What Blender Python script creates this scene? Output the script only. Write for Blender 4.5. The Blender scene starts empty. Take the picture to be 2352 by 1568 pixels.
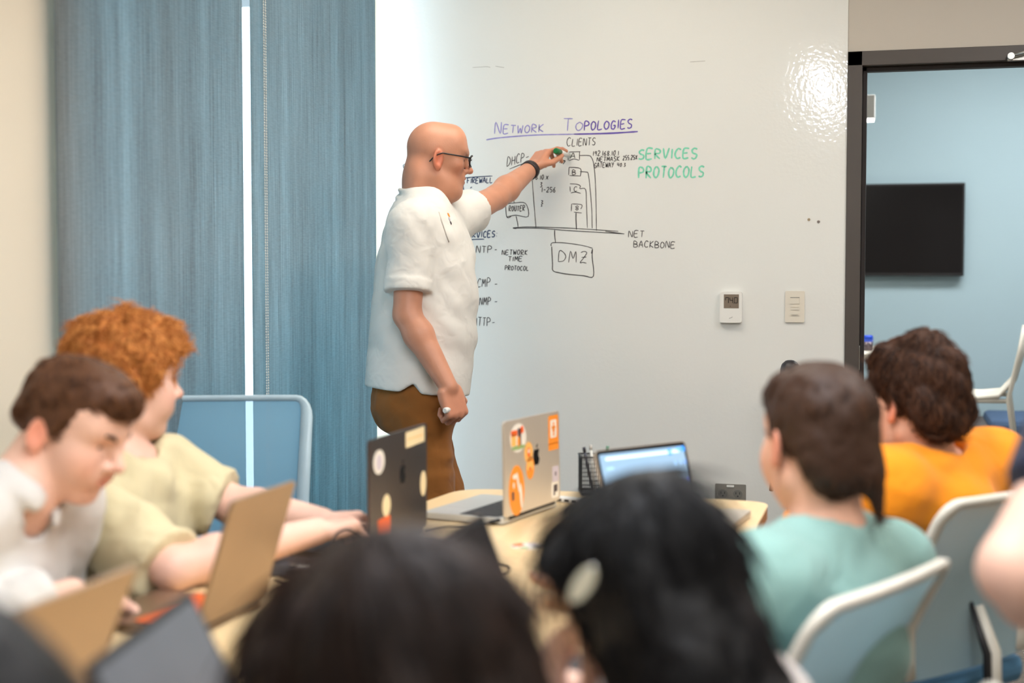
import bpy, bmesh, math, random
import numpy as np
from mathutils import Vector, Matrix

random.seed(7)
RNG = np.random.default_rng(11)
SC = bpy.context.scene
COL = SC.collection

# ------------------------------------------------------------------ camera
FPX = 3267.0                      # focal length in pixels of the 2352 x 1568 frame (50 mm on 36 mm)
CAM = np.array([0.0, 0.0, 1.324])
YAW = math.radians(15.0)
PITCH = math.atan(159.0 / FPX)
cam_data = bpy.data.cameras.new('camera')
cam_data.lens = 50.0
cam_data.sensor_width = 36.0
cam_data.clip_start = 0.05
cam_data.clip_end = 200
cam_data.dof.use_dof = True
cam_data.dof.focus_distance = 4.85
cam_data.dof.aperture_fstop = 1.9
cam_data.dof.aperture_blades = 9
cam = bpy.data.objects.new('camera', cam_data)
cam.location = CAM
cam.rotation_euler = (math.radians(90) - PITCH, 0, YAW)
COL.objects.link(cam)
SC.camera = cam

# ------------------------------------------------------------------ world, exposure
SC.view_settings.view_transform = 'Standard'
SC.view_settings.look = 'None'
SC.view_settings.gamma = 1.0
SC.view_settings.use_curve_mapping = False
SC.view_settings.exposure = 0.20
cy = SC.cycles
cy.max_bounces = 4; cy.diffuse_bounces = 2; cy.glossy_bounces = 2; cy.transmission_bounces = 4; cy.transparent_max_bounces = 8
cy.caustics_reflective = False; cy.caustics_refractive = False
cy.adaptive_threshold = 0.05
world = bpy.data.worlds.new('overcast_sky')
SC.world = world
world.use_nodes = True
wn = world.node_tree.nodes
wn['Background'].inputs[0].default_value = (0.70, 0.88, 1.0, 1)
wn['Background'].inputs[1].default_value = 4.8

# ------------------------------------------------------------------ room dimensions
WALL_Y = 5.37        # face of the whiteboard wall
LEFT_X = -1.954      # face of the window wall
RIGHT_X = 3.2
BACK_Y = -2.6
CEIL = 2.85
FAR_Y = 8.75         # far wall of the next room
DOOR_X0, DOOR_X1 = -0.17, 0.92
DOOR_TOP = 2.125

def lamp_area(name, loc, sx, sy, power, color, rot=(0, 0, 0)):
    d = bpy.data.lights.new(name, 'AREA')
    d.shape = 'RECTANGLE'; d.size = sx; d.size_y = sy
    d.energy = power; d.color = color
    o = bpy.data.objects.new(name, d)
    o.location = loc; o.rotation_euler = rot
    COL.objects.link(o)
    return o

WARM = (1.0, 1.075, 1.19)
# light of the long pendant over the table and of added, unseen fill panels
LIGHT_SPECS = [  # name, location, sx, sy, watts, colour
    ('pendant_lamp_light', (-0.42, 1.65, 2.437), 0.11, 2.1, 32, WARM),
    ('fill_panel_light', (0.95, 1.0, 2.83), 0.6, 1.2, 17, WARM),
    ('fill_panel_light', (0.95, 3.6, 2.83), 0.6, 1.2, 17, WARM),
    ('fill_panel_light', (-1.0, 4.25, 2.83), 1.2, 0.6, 3, WARM),
    ('fill_panel_light', (0.95, -1.4, 2.83), 0.6, 1.2, 17, WARM),
    ('next_room_fill_light', (0.9, 7.3, 2.83), 1.8, 0.6, 34, (0.93, 0.97, 1.0)),  # unseen panel added to brighten the next room
    ('next_room_pendant_light', (-0.75, 6.95, 2.062), 1.1, 0.09, 12, (1.0, 0.93, 0.84)),
]
for s in LIGHT_SPECS:
    lamp_area(*s)

# ------------------------------------------------------------------ pixel -> place helpers
R3 = np.array([math.cos(YAW), math.sin(YAW), 0.0])
FH = np.array([-math.sin(YAW), math.cos(YAW), 0.0])
F3 = FH * math.cos(PITCH) + np.array([0, 0, -math.sin(PITCH)])
U3 = FH * math.sin(PITCH) + np.array([0, 0, math.cos(PITCH)])

def ray(px, py):
    return F3 + R3 * ((px - 1176.0) / FPX) + U3 * ((784.0 - py) / FPX)
def P(px, py, d):
    return CAM + ray(px, py) * d
def PZ(px, py, z):
    r = ray(px, py)
    return CAM + r * ((z - CAM[2]) / r[2])
def PY(px, py, y):
    r = ray(px, py)
    return CAM + r * (y / r[1])
def PX(px, py, x):
    r = ray(px, py)
    return CAM + r * (x / r[0])
def nrm(v):
    v = np.asarray(v, float)
    return v / (np.linalg.norm(v) + 1e-12)
def A(*v):
    return np.array(v, float)

# ------------------------------------------------------------------ materials
def newmat(name):
    m = bpy.data.materials.new(name)
    m.use_nodes = True
    nt = m.node_tree
    return m, nt, nt.nodes['Principled BSDF'], nt.nodes['Material Output']

def lin(c):
    return tuple((x / 12.92 if x <= 0.04045 else ((x + 0.055) / 1.055) ** 2.4) for x in c)
def rgb(r, g, b):
    return lin((r / 255, g / 255, b / 255))

def mat(name, col, rough=0.6, metal=0.0, var=0.06, vscale=9.0, bump=0.0, bscale=120.0, stretch=(1, 1, 1),
        sss=0.0, sheen=0.0, emit=None, estr=0.0, spec=0.5, coat=0.0, tint=False, alpha_trans=0.0, coords='Object'):
    m, nt, b, out = newmat(name)
    n, l = nt.nodes, nt.links
    tc = n.new('ShaderNodeTexCoord')
    mp = n.new('ShaderNodeMapping'); mp.inputs['Scale'].default_value = stretch
    l.new(tc.outputs[coords], mp.inputs['Vector'])
    ns = n.new('ShaderNodeTexNoise'); ns.inputs['Scale'].default_value = vscale; ns.inputs['Detail'].default_value = 2
    l.new(mp.outputs['Vector'], ns.inputs['Vector'])
    cr = n.new('ShaderNodeValToRGB')
    c0 = tuple(max(0, c * (1 - var)) for c in col); c1 = tuple(min(1, c * (1 + var)) for c in col)
    cr.color_ramp.elements[0].position = 0.3; cr.color_ramp.elements[0].color = (*c0, 1)
    cr.color_ramp.elements[1].position = 0.7; cr.color_ramp.elements[1].color = (*c1, 1)
    l.new(ns.outputs['Fac'], cr.inputs['Fac'])
    colout = cr.outputs['Color']
    if tint:
        at = n.new('ShaderNodeAttribute'); at.attribute_name = 'tint'
        mx = n.new('ShaderNodeMix'); mx.data_type = 'RGBA'; mx.blend_type = 'MULTIPLY'; mx.inputs[0].default_value = 1.0
        l.new(colout, mx.inputs[6]); l.new(at.outputs['Color'], mx.inputs[7]); colout = mx.outputs[2]
    l.new(colout, b.inputs['Base Color'])
    b.inputs['Roughness'].default_value = rough
    b.inputs['Metallic'].default_value = metal
    b.inputs['Specular IOR Level'].default_value = spec
    if sss:
        b.inputs['Subsurface Weight'].default_value = 0.0
        b.inputs['Subsurface Radius'].default_value = (1.0, 0.35, 0.2)
        b.inputs['Subsurface Scale'].default_value = 0.008
    if sheen:
        b.inputs['Sheen Weight'].default_value = sheen
    if coat:
        b.inputs['Coat Weight'].default_value = coat
    if bump:
        n2 = n.new('ShaderNodeTexNoise'); n2.inputs['Scale'].default_value = bscale; n2.inputs['Detail'].default_value = 1
        l.new(mp.outputs['Vector'], n2.inputs['Vector'])
        bp = n.new('ShaderNodeBump'); bp.inputs['Strength'].default_value = bump; bp.inputs['Distance'].default_value = 0.01
        l.new(n2.outputs['Fac'], bp.inputs['Height']); l.new(bp.outputs['Normal'], b.inputs['Normal'])
    if emit is not None:
        b.inputs['Emission Color'].default_value = (*emit, 1); b.inputs['Emission Strength'].default_value = estr
        m.cycles.emission_sampling = 'NONE'
    if alpha_trans:
        tr = n.new('ShaderNodeBsdfTransparent')
        mix = n.new('ShaderNodeMixShader'); mix.inputs[0].default_value = alpha_trans
        l.new(b.outputs[0], mix.inputs[1]); l.new(tr.outputs[0], mix.inputs[2]); l.new(mix.outputs[0], out.inputs['Surface'])
    return m

# ------------------------------------------------------------------ object helpers
def tag(o, label=None, cat=None, group=None, kind=None):
    if label: o['label'] = label
    if cat: o['category'] = cat
    if group: o['group'] = group
    if kind: o['kind'] = kind
    return o

def link(o, parent=None):
    COL.objects.link(o)
    if parent is not None:
        o.parent = parent
    return o

def thing(name, label, cat, loc=(0, 0, 0), rz=0.0, group=None):
    o = bpy.data.objects.new(name, None)
    o.empty_display_size = 0.05
    o.location = loc; o.rotation_euler = (0, 0, rz)
    COL.objects.link(o)
    return tag(o, label, cat, group)

class MB:
    """collects simple shapes into one mesh"""
    def __init__(s):
        s.v = []; s.f = []; s.sm = []
    def add(s, vs, fs, smooth=False):
        b = len(s.v)
        s.v += [tuple(map(float, p)) for p in vs]
        s.f += [tuple(i + b for i in f) for f in fs]
        s.sm += [smooth] * len(fs)
        return s
    def box(s, lo, hi, M=None):
        x0, y0, z0 = lo; x1, y1, z1 = hi
        vs = [A(x, y, z) for z in (z0, z1) for y in (y0, y1) for x in (x0, x1)]
        if M is not None: vs = [M(p) for p in vs]
        return s.add(vs, [(0, 2, 3, 1), (4, 5, 7, 6), (0, 1, 5, 4), (2, 6, 7, 3), (0, 4, 6, 2), (1, 3, 7, 5)])
    def bbox(s, lo, hi, r=0.004, M=None):
        """box with chamfered edges"""
        bm = bmesh.new()
        bmesh.ops.create_cube(bm, size=1)
        c = (A(*lo) + A(*hi)) / 2; d = A(*hi) - A(*lo)
        for v in bm.verts: v.co = Vector(c + A(*v.co) * d)
        bmesh.ops.bevel(bm, geom=list(bm.edges), offset=min(r, 0.45 * min(d)), segments=2, affect='EDGES', profile=0.5)
        bm.verts.index_update()
        vs = [A(*v.co) for v in bm.verts]
        if M is not None: vs = [M(p) for p in vs]
        s.add(vs, [[v.index for v in f.verts] for f in bm.faces]); bm.free()
        return s
    def tube(s, pts, r, n=8, closed=False, flat=None, cap=True):
        """tube along points; r number or list; flat=(vector, ratio) squashes along vector"""
        pts = [A(*p) for p in pts]; N = len(pts)
        rs = [r] * N if np.isscalar(r) else list(r)
        vs = []
        ref = A(0, 0, 1)
        prev = None
        for i, p in enumerate(pts):
            a = pts[(i - 1) % N] if (closed or i > 0) else p
            b = pts[(i + 1) % N] if (closed or i < N - 1) else p
            t = nrm(b - a)
            if prev is None:
                u = np.cross(t, ref)
                if np.linalg.norm(u) < 0.1: u = np.cross(t, A(1, 0, 0))
                u = nrm(u)
            else:
                u = nrm(prev - t * np.dot(prev, t))
            prev = u
            w = np.cross(t, u)
            for k in range(n):
                q = (u * math.cos(2 * math.pi * k / n) + w * math.sin(2 * math.pi * k / n)) * rs[i]
                if flat is not None:
                    fv = nrm(flat[0]); q = q - fv * np.dot(q, fv) * (1 - flat[1])
                vs.append(p + q)
        fs = []
        for i in range(N if closed else N - 1):
            for k in range(n):
                a = i * n + k; b = i * n + (k + 1) % n; j = ((i + 1) % N) * n
                fs.append((a, b, j + (k + 1) % n, j + k))
        s.add(vs, fs, True)
        if cap and not closed:
            base = len(s.v) - N * n
            s.f.append(tuple(base + k for k in reversed(range(n)))); s.sm.append(False)
            s.f.append(tuple(base + (N - 1) * n + k for k in range(n))); s.sm.append(False)
        return s
    def prism(s, outline, z0, z1, M=None):
        """outline: list of (x,y); extruded from z0 to z1"""
        n = len(outline)
        vs = [A(x, y, z0) for x, y in outline] + [A(x, y, z1) for x, y in outline]
        if M is not None: vs = [M(p) for p in vs]
        fs = [tuple(reversed(range(n))), tuple(range(n, 2 * n))]
        fs += [(i, (i + 1) % n, n + (i + 1) % n, n + i) for i in range(n)]
        return s.add(vs, fs)
    def sphere(s, c, r, nu=12, nv=8, sc=(1, 1, 1), M=None):
        vs = []; fs = []
        for j in range(nv + 1):
            th = math.pi * j / nv
            for i in range(nu):
                ph = 2 * math.pi * i / nu
                p = A(math.sin(th) * math.cos(ph) * sc[0], math.sin(th) * math.sin(ph) * sc[1], math.cos(th) * sc[2]) * r
                p = A(*c) + p
                vs.append(M(p) if M is not None else p)
        for j in range(nv):
            for i in range(nu):
                fs.append((j * nu + i, (j + 1) * nu + i, (j + 1) * nu + (i + 1) % nu, j * nu + (i + 1) % nu))
        return s.add(vs, fs, True)
    def mesh(s, name):
        me = bpy.data.meshes.new(name)
        me.from_pydata(s.v, [], s.f)
        me.polygons.foreach_set('use_smooth', s.sm)
        me.update()
        return me
    def build(s, name, m, parent=None, label=None, cat=None, group=None, kind=None):
        me = s.mesh(name)
        if m is not None: me.materials.append(m)
        o = bpy.data.objects.new(name, me)
        link(o, parent)
        return tag(o, label, cat, group, kind)

def worldize(o):
    """mesh was made in room coordinates: undo the (unrotated) parent's offset"""
    q = o.parent; off = Vector((0, 0, 0))
    while q is not None:
        off += q.location; q = q.parent
    o.location = -off
    return o

def struct(name, mb, m, parent=None):
    return mb.build(name, m, parent, kind='structure' if parent is None else None)

def copy_tree(o, parent=None):
    c = o.copy(); COL.objects.link(c); c.parent = parent
    for ch in o.children:
        copy_tree(ch, c)
    return c

def rrect(w, h, r, n=5, cx=0, cy=0):
    out = []
    for (sx, sy, a0) in ((1, 1, 0), (-1, 1, 90), (-1, -1, 180), (1, -1, 270)):
        for k in range(n + 1):
            a = math.radians(a0 + 90 * k / n)
            out.append((cx + sx * (w / 2 - r) + r * math.cos(a), cy + sy * (h / 2 - r) + r * math.sin(a)))
    return out

def np_mesh(name, V, Q, smooth=True):
    me = bpy.data.meshes.new(name)
    V = np.asarray(V, np.float32); Q = np.asarray(Q, np.int32)
    k = Q.shape[1]
    me.vertices.add(len(V)); me.vertices.foreach_set('co', V.ravel())
    me.loops.add(Q.size); me.loops.foreach_set('vertex_index', Q.ravel())
    me.polygons.add(len(Q))
    me.polygons.foreach_set('loop_start', np.arange(0, Q.size, k, dtype=np.int32))
    me.polygons.foreach_set('use_smooth', np.full(len(Q), smooth, dtype=bool))
    me.update(calc_edges=True)
    return me

# ------------------------------------------------------------------ smooth solid modelling (distance fields + surface nets)
_NG = RNG.random((32, 32, 32)).astype(np.float32)
def vnoise(x, y, z):
    xi = np.floor(x).astype(int); yi = np.floor(y).astype(int); zi = np.floor(z).astype(int)
    fx = x - xi; fy = y - yi; fz = z - zi
    fx = fx * fx * (3 - 2 * fx); fy = fy * fy * (3 - 2 * fy); fz = fz * fz * (3 - 2 * fz)
    g = lambda a, b, c: _NG[(xi + a) & 31, (yi + b) & 31, (zi + c) & 31]
    c00 = g(0, 0, 0) * (1 - fx) + g(1, 0, 0) * fx; c10 = g(0, 1, 0) * (1 - fx) + g(1, 1, 0) * fx
    c01 = g(0, 0, 1) * (1 - fx) + g(1, 0, 1) * fx; c11 = g(0, 1, 1) * (1 - fx) + g(1, 1, 1) * fx
    return (c00 * (1 - fy) + c10 * fy) * (1 - fz) + (c01 * (1 - fy) + c11 * fy) * fz - 0.5

class Field:
    def __init__(s, lo, hi, h=0.008, hf=0.003, fine=()):
        s.ax = []
        for k in range(3):
            iv = [(max(lo[k], f[0][k]), min(hi[k], f[1][k])) for f in fine]
            x = lo[k]; a = [x]
            while x < hi[k]:
                st = h
                for (p, q) in iv:
                    if p - h < x < q: st = hf
                x += st; a.append(x)
            s.ax.append(np.array(a, np.float32))
        s.F = np.full([len(a) for a in s.ax], 0.15, np.float32)
    def _sub(s, lo, hi):
        sl = []
        for k in range(3):
            i = max(0, int(np.searchsorted(s.ax[k], lo[k])) - 1); j = min(len(s.ax[k]), int(np.searchsorted(s.ax[k], hi[k])) + 1)
            if j <= i: return None
            sl.append(slice(i, j))
        X = s.ax[0][sl[0]][:, None, None]; Y = s.ax[1][sl[1]][None, :, None]; Z = s.ax[2][sl[2]][None, None, :]
        return tuple(sl), X, Y, Z
    def _put(s, lo, hi, fn, k, op):
        pad = k + 0.03
        q = s._sub(np.asarray(lo) - pad, np.asarray(hi) + pad)
        if q is None: return s
        sl, X, Y, Z = q
        d = fn(X, Y, Z); a = s.F[sl]
        if op == '-':
            d = -d
            h = np.maximum(k - np.abs(a - d), 0) / max(k, 1e-6)
            s.F[sl] = np.maximum(a, d) + h * h * k * 0.25
        elif op == '&':
            s.F[sl] = np.maximum(a, d)
        else:
            h = np.maximum(k - np.abs(a - d), 0) / max(k, 1e-6)
            s.F[sl] = np.minimum(a, d) - h * h * k * 0.25
        return s
    def cone(s, a, b, ra, rb, k=0.01, op='+'):
        a = np.asarray(a, float); b = np.asarray(b, float); ab = b - a; L2 = max(float(ab @ ab), 1e-10); r = max(ra, rb)
        def fn(X, Y, Z):
            px, py, pz = X - a[0], Y - a[1], Z - a[2]
            t = np.clip((px * ab[0] + py * ab[1] + pz * ab[2]) / L2, 0, 1)
            return np.sqrt((px - t * ab[0]) ** 2 + (py - t * ab[1]) ** 2 + (pz - t * ab[2]) ** 2) - (ra + (rb - ra) * t)
        return s._put(np.minimum(a, b) - r, np.maximum(a, b) + r, fn, k, op)
    def fcone(s, a, b, ra, rb, k=0.01, op='+', side=None, squash=1.0):
        """flat ended cone, optionally elliptic: radius along 'side' multiplied by squash"""
        a = np.asarray(a, float); b = np.asarray(b, float); ab = b - a; L = np.linalg.norm(ab); u = ab / L; r = max(ra, rb) * max(1, squash)
        sd = None if side is None else nrm(side)
        def fn(X, Y, Z):
            px, py, pz = X - a[0], Y - a[1], Z - a[2]
            t = px * u[0] + py * u[1] + pz * u[2]
            tt = np.clip(t / L, 0, 1)
            qx, qy, qz = px - t * u[0], py - t * u[1], pz - t * u[2]
            if sd is not None:
                c = (qx * sd[0] + qy * sd[1] + qz * sd[2]) * (1 - 1 / squash)
                qx, qy, qz = qx - c * sd[0], qy - c * sd[1], qz - c * sd[2]
            return np.maximum(np.sqrt(qx ** 2 + qy ** 2 + qz ** 2) - (ra + (rb - ra) * tt), np.maximum(-t, t - L))
        return s._put(np.minimum(a, b) - r, np.maximum(a, b) + r, fn, k, op)
    def ell(s, c, rad, M=None, k=0.01, op='+'):
        """M: 3x3 rows = local axes in world"""
        c = np.asarray(c, float); rad = np.asarray(rad, float); M = np.eye(3) if M is None else np.asarray(M, float)
        ext = np.sqrt(((M * rad[:, None]) ** 2).sum(0))
        def fn(X, Y, Z):
            px, py, pz = X - c[0], Y - c[1], Z - c[2]
            q = [px * M[i, 0] + py * M[i, 1] + pz * M[i, 2] for i in range(3)]
            k0 = np.sqrt(sum((q[i] / rad[i]) ** 2 for i in range(3)))
            k1 = np.sqrt(sum((q[i] / rad[i] ** 2) ** 2 for i in range(3))) + 1e-9
            return k0 * (k0 - 1) / k1
        return s._put(c - ext, c + ext, fn, k, op)
    def box(s, c, half, M=None, r=0.0, k=0.01, op='+'):
        c = np.asarray(c, float); half = np.asarray(half, float); M = np.eye(3) if M is None else np.asarray(M, float)
        ext = np.abs(M * half[:, None]).sum(0)
        def fn(X, Y, Z):
            px, py, pz = X - c[0], Y - c[1], Z - c[2]
            q = [np.abs(px * M[i, 0] + py * M[i, 1] + pz * M[i, 2]) - (half[i] - r) for i in range(3)]
            o = np.sqrt(sum(np.maximum(x, 0) ** 2 for x in q))
            return o + np.minimum(np.maximum(q[0], np.maximum(q[1], q[2])), 0) - r
        return s._put(c - ext, c + ext, fn, k, op)
    def ecap(s, a, b, wa, wb, side, k=0.02, op='+'):
        """elliptic capsule: wa=(half width along side, half depth) at a, wb at b"""
        a = np.asarray(a, float); b = np.asarray(b, float); ab = b - a; L = np.linalg.norm(ab); u = ab / L
        sd = nrm(np.asarray(side, float) - u * float(np.dot(side, u))); fw = np.cross(u, sd)
        r = max(*wa, *wb)
        def fn(X, Y, Z):
            px, py, pz = X - a[0], Y - a[1], Z - a[2]
            t = px * u[0] + py * u[1] + pz * u[2]; tt = np.clip(t / L, 0, 1)
            e = t - tt * L
            w = wa[0] + (wb[0] - wa[0]) * tt; d = wa[1] + (wb[1] - wa[1]) * tt
            p = px * sd[0] + py * sd[1] + pz * sd[2]; q = px * fw[0] + py * fw[1] + pz * fw[2]
            mn = np.minimum(w, d)
            k0 = np.sqrt((p / w) ** 2 + (q / d) ** 2 + (e / mn) ** 2)
            k1 = np.sqrt((p / w ** 2) ** 2 + (q / d ** 2) ** 2 + (e / mn ** 2) ** 2) + 1e-9
            return k0 * (k0 - 1) / k1
        return s._put(np.minimum(a, b) - r, np.maximum(a, b) + r, fn, k, op)
    def half(s, p, n, op='&', box=None):
        """keep the side against n"""
        p = np.asarray(p, float); n = nrm(n)
        lo = [a[0] for a in s.ax]; hi = [a[-1] for a in s.ax]
        if box is not None: lo, hi = box
        return s._put(np.asarray(lo), np.asarray(hi), lambda X, Y, Z: (X - p[0]) * n[0] + (Y - p[1]) * n[1] + (Z - p[2]) * n[2], 0.0, op)
    def disp(s, amp, scale, off=0.0, oct2=0.0, fn=None):
        i = np.nonzero(np.abs(s.F) < 0.035)
        x, y, z = s.ax[0][i[0]], s.ax[1][i[1]], s.ax[2][i[2]]
        if fn is not None:
            s.F[i] += fn(x, y, z)
        else:
            d = vnoise(x * scale[0] + off, y * scale[1] + off * 1.7, z * scale[2] + off * .6)
            if oct2: d = d + oct2 * vnoise(x * scale[0] * 2.3 + off + 5, y * scale[1] * 2.3 + 9, z * scale[2] * 2.3 + off)
            s.F[i] += amp * 2 * d
        return s
    def surf(s):
        F = s.F
        F[0], F[-1] = np.maximum(F[0], .01), np.maximum(F[-1], .01)
        F[:, 0], F[:, -1] = np.maximum(F[:, 0], .01), np.maximum(F[:, -1], .01)
        F[:, :, 0], F[:, :, -1] = np.maximum(F[:, :, 0], .01), np.maximum(F[:, :, -1], .01)
        S = F < 0
        nx, ny, nz = F.shape
        cnt = np.zeros((nx - 1, ny - 1, nz - 1), np.uint8)
        for a in (0, 1):
            for b in (0, 1):
                for c in (0, 1):
                    cnt += S[a:nx - 1 + a, b:ny - 1 + b, c:nz - 1 + c]
        act = np.nonzero((cnt > 0) & (cnt < 8))
        N = len(act[0])
        idx = np.full(cnt.shape, -1, np.int32); idx[act] = np.arange(N)
        acc = np.zeros((N, 3)); num = np.zeros(N)
        I, J, K = act
        for ax in range(3):
            o = [x for x in range(3) if x != ax]
            for p in (0, 1):
                for q in (0, 1):
                    off = [0, 0, 0]; off[o[0]] = p; off[o[1]] = q
                    i0, j0, k0 = I + off[0], J + off[1], K + off[2]
                    off[ax] = 1
                    i1, j1, k1 = I + off[0], J + off[1], K + off[2]
                    f0 = F[i0, j0, k0]; f1 = F[i1, j1, k1]
                    m = (f0 < 0) != (f1 < 0)
                    t = np.where(m, f0 / np.where(m, f0 - f1, 1), 0)
                    p0 = np.stack([s.ax[0][i0], s.ax[1][j0], s.ax[2][k0]], 1); p1 = np.stack([s.ax[0][i1], s.ax[1][j1], s.ax[2][k1]], 1)
                    acc += (p0 + (p1 - p0) * t[:, None]) * m[:, None]; num += m
        V = acc / num[:, None]
        Qs = []
        for ax in range(3):
            a = [slice(1, -1)] * 3; a[ax] = slice(0, -1)
            b = [slice(1, -1)] * 3; b[ax] = slice(1, None)
            s0 = S[tuple(a)]; s1 = S[tuple(b)]
            e = np.nonzero(s0 != s1)
            base = [e[0] + 1, e[1] + 1, e[2] + 1]; base[ax] = e[ax]
            o = [(ax + 1) % 3, (ax + 2) % 3]
            c = []
            for dp, dq in ((-1, -1), (0, -1), (0, 0), (-1, 0)):
                ii = [x.copy() for x in base]; ii[o[0]] += dp; ii[o[1]] += dq
                c.append(idx[ii[0], ii[1], ii[2]])
            q = np.stack(c, 1)
            fl = s1[e]           # inside at the far end: flip
            q[fl] = q[fl][:, ::-1]
            Qs.append(q)
        Q = np.concatenate(Qs)
        Q = Q[(Q >= 0).all(1)]
        return V, Q
    def build(s, name, m, parent=None, tint=None, smooth=1, **kw):
        V, Q = s.surf()
        for _ in range(smooth):      # light relaxation
            nb = np.zeros_like(V); c = np.zeros(len(V))
            for a, b in ((0, 1), (1, 2), (2, 3), (3, 0)):
                np.add.at(nb, Q[:, a], V[Q[:, b]]); np.add.at(c, Q[:, a], 1)
                np.add.at(nb, Q[:, b], V[Q[:, a]]); np.add.at(c, Q[:, b], 1)
            V = V * 0.5 + 0.5 * nb / np.maximum(c, 1)[:, None]
        me = np_mesh(name, V, Q)
        me.materials.append(m)
        if tint is not None:
            T = tint(V)
            at = me.color_attributes.new('tint', 'FLOAT_COLOR', 'POINT')
            at.data.foreach_set('color', np.concatenate([T, np.ones((len(T), 1))], 1).astype(np.float32).ravel())
        o = bpy.data.objects.new(name, me)
        link(o, parent); worldize(o)
        tag(o, kw.get('label'), kw.get('cat'), kw.get('group'), kw.get('kind'))
        return o

# ================================================================== materials of the room
M_WALL = mat('cream_wall_paint', rgb(238, 226, 204), 0.75, var=0.02, vscale=2)
M_BEIGE = mat('greige_wall_paint', rgb(196, 188, 176), 0.75, var=0.02, vscale=2)
M_CEIL = mat('ceiling_tile', rgb(235, 233, 228), 0.85, var=0.03, vscale=40)
M_BLUEWALL = mat('pale_blue_wall_paint', rgb(172, 196, 204), 0.7, var=0.015, vscale=2)
M_FRAME = mat('dark_bronze_door_frame', rgb(74, 67, 62), 0.45, var=0.04, vscale=6)
M_STOP = mat('dark_door_seal', rgb(40, 32, 30), 0.6)
M_WHITEPL = mat('white_plastic', rgb(238, 236, 230), 0.4, var=0.015)
M_IVORY = mat('ivory_plastic', rgb(228, 220, 204), 0.4, var=0.015)
M_GREYPL = mat('grey_plastic', rgb(120, 118, 112), 0.45)
M_BLACK = mat('black_plastic', rgb(26, 25, 27), 0.45, var=0.1)
M_CHROME = mat('brushed_steel', rgb(190, 190, 188), 0.3, metal=1.0)
M_ALU = mat('window_aluminium', rgb(205, 210, 214), 0.4, metal=0.3)
M_LAMPWHITE = mat('lamp_white_enamel', rgb(240, 238, 232), 0.4)

def whiteboard_mat():
    m, nt, b, out = newmat('glossy_whiteboard_paint')
    n, l = nt.nodes, nt.links
    tc = n.new('ShaderNodeTexCoord')
    ns = n.new('ShaderNodeTexNoise'); ns.inputs['Scale'].default_value = 1.6; ns.inputs['Detail'].default_value = 1
    l.new(tc.outputs['Object'], ns.inputs['Vector'])
    cr = n.new('ShaderNodeValToRGB')
    cr.color_ramp.elements[0].color = (*rgb(232, 232, 227), 1); cr.color_ramp.elements[1].color = (*rgb(238, 238, 233), 1)
    l.new(ns.outputs['Fac'], cr.inputs['Fac']); l.new(cr.outputs['Color'], b.inputs['Base Color'])
    b.inputs['Roughness'].default_value = 0.09
    b.inputs['Specular IOR Level'].default_value = 0.5
    n2 = n.new('ShaderNodeTexNoise'); n2.inputs['Scale'].default_value = 70; n2.inputs['Detail'].default_value = 1
    l.new(tc.outputs['Object'], n2.inputs['Vector'])
    bp = n.new('ShaderNodeBump'); bp.inputs['Strength'].default_value = 0.05; bp.inputs['Distance'].default_value = 0.01
    l.new(n2.outputs['Fac'], bp.inputs['Height']); l.new(bp.outputs['Normal'], b.inputs['Normal'])
    return m
M_BOARD = whiteboard_mat()

def carpet_mat():
    m, nt, b, out = newmat('grey_carpet_tile')
    n, l = nt.nodes, nt.links
    tc = n.new('ShaderNodeTexCoord')
    mp = n.new('ShaderNodeMapping'); mp.inputs['Scale'].default_value = (2.0, 2.0, 1)
    l.new(tc.outputs['Object'], mp.inputs['Vector'])
    ns = n.new('ShaderNodeTexNoise'); ns.inputs['Scale'].default_value = 180; ns.inputs['Detail'].default_value = 3
    l.new(tc.outputs['Object'], ns.inputs['Vector'])
    br = n.new('ShaderNodeTexBrick')
    br.inputs['Scale'].default_value = 5.0; br.inputs['Mortar Size'].default_value = 0.012; br.inputs['Brick Width'].default_value = 1.3; br.inputs['Row Height'].default_value = 0.16
    br.inputs['Color1'].default_value = (*rgb(112, 104, 96), 1); br.inputs['Color2'].default_value = (*rgb(96, 90, 84), 1); br.inputs['Mortar'].default_value = (*rgb(186, 178, 164), 1)
    l.new(mp.outputs['Vector'], br.inputs['Vector'])
    mx = n.new('ShaderNodeMix'); mx.data_type = 'RGBA'; mx.blend_type = 'MULTIPLY'; mx.inputs[0].default_value = 0.7
    cr = n.new('ShaderNodeValToRGB'); cr.color_ramp.elements[0].color = (.45, .45, .45, 1); cr.color_ramp.elements[1].color = (1.2, 1.2, 1.2, 1)
    l.new(ns.outputs['Fac'], cr.inputs['Fac'])
    l.new(br.outputs['Color'], mx.inputs[6]); l.new(cr.outputs['Color'], mx.inputs[7]); l.new(mx.outputs[2], b.inputs['Base Color'])
    b.inputs['Roughness'].default_value = 0.95
    bp = n.new('ShaderNodeBump'); bp.inputs['Strength'].default_value = 0.5; bp.inputs['Distance'].default_value = 0.005
    l.new(ns.outputs['Fac'], bp.inputs['Height']); l.new(bp.outputs['Normal'], b.inputs['Normal'])
    return m
M_CARPET = carpet_mat()

def pane_mat():
    m, nt, b, out = newmat('window_glass')
    n, l = nt.nodes, nt.links
    tr = n.new('ShaderNodeBsdfTransparent'); gl = n.new('ShaderNodeBsdfGlossy'); gl.inputs['Roughness'].default_value = 0.02
    tr.inputs[0].default_value = (.97, .99, 1, 1)
    mx = n.new('ShaderNodeMixShader'); mx.inputs[0].default_value = 0.04
    l.new(tr.outputs[0], mx.inputs[1]); l.new(gl.outputs[0], mx.inputs[2]); l.new(mx.outputs[0], out.inputs['Surface'])
    return m
M_PANE = pane_mat()

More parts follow.
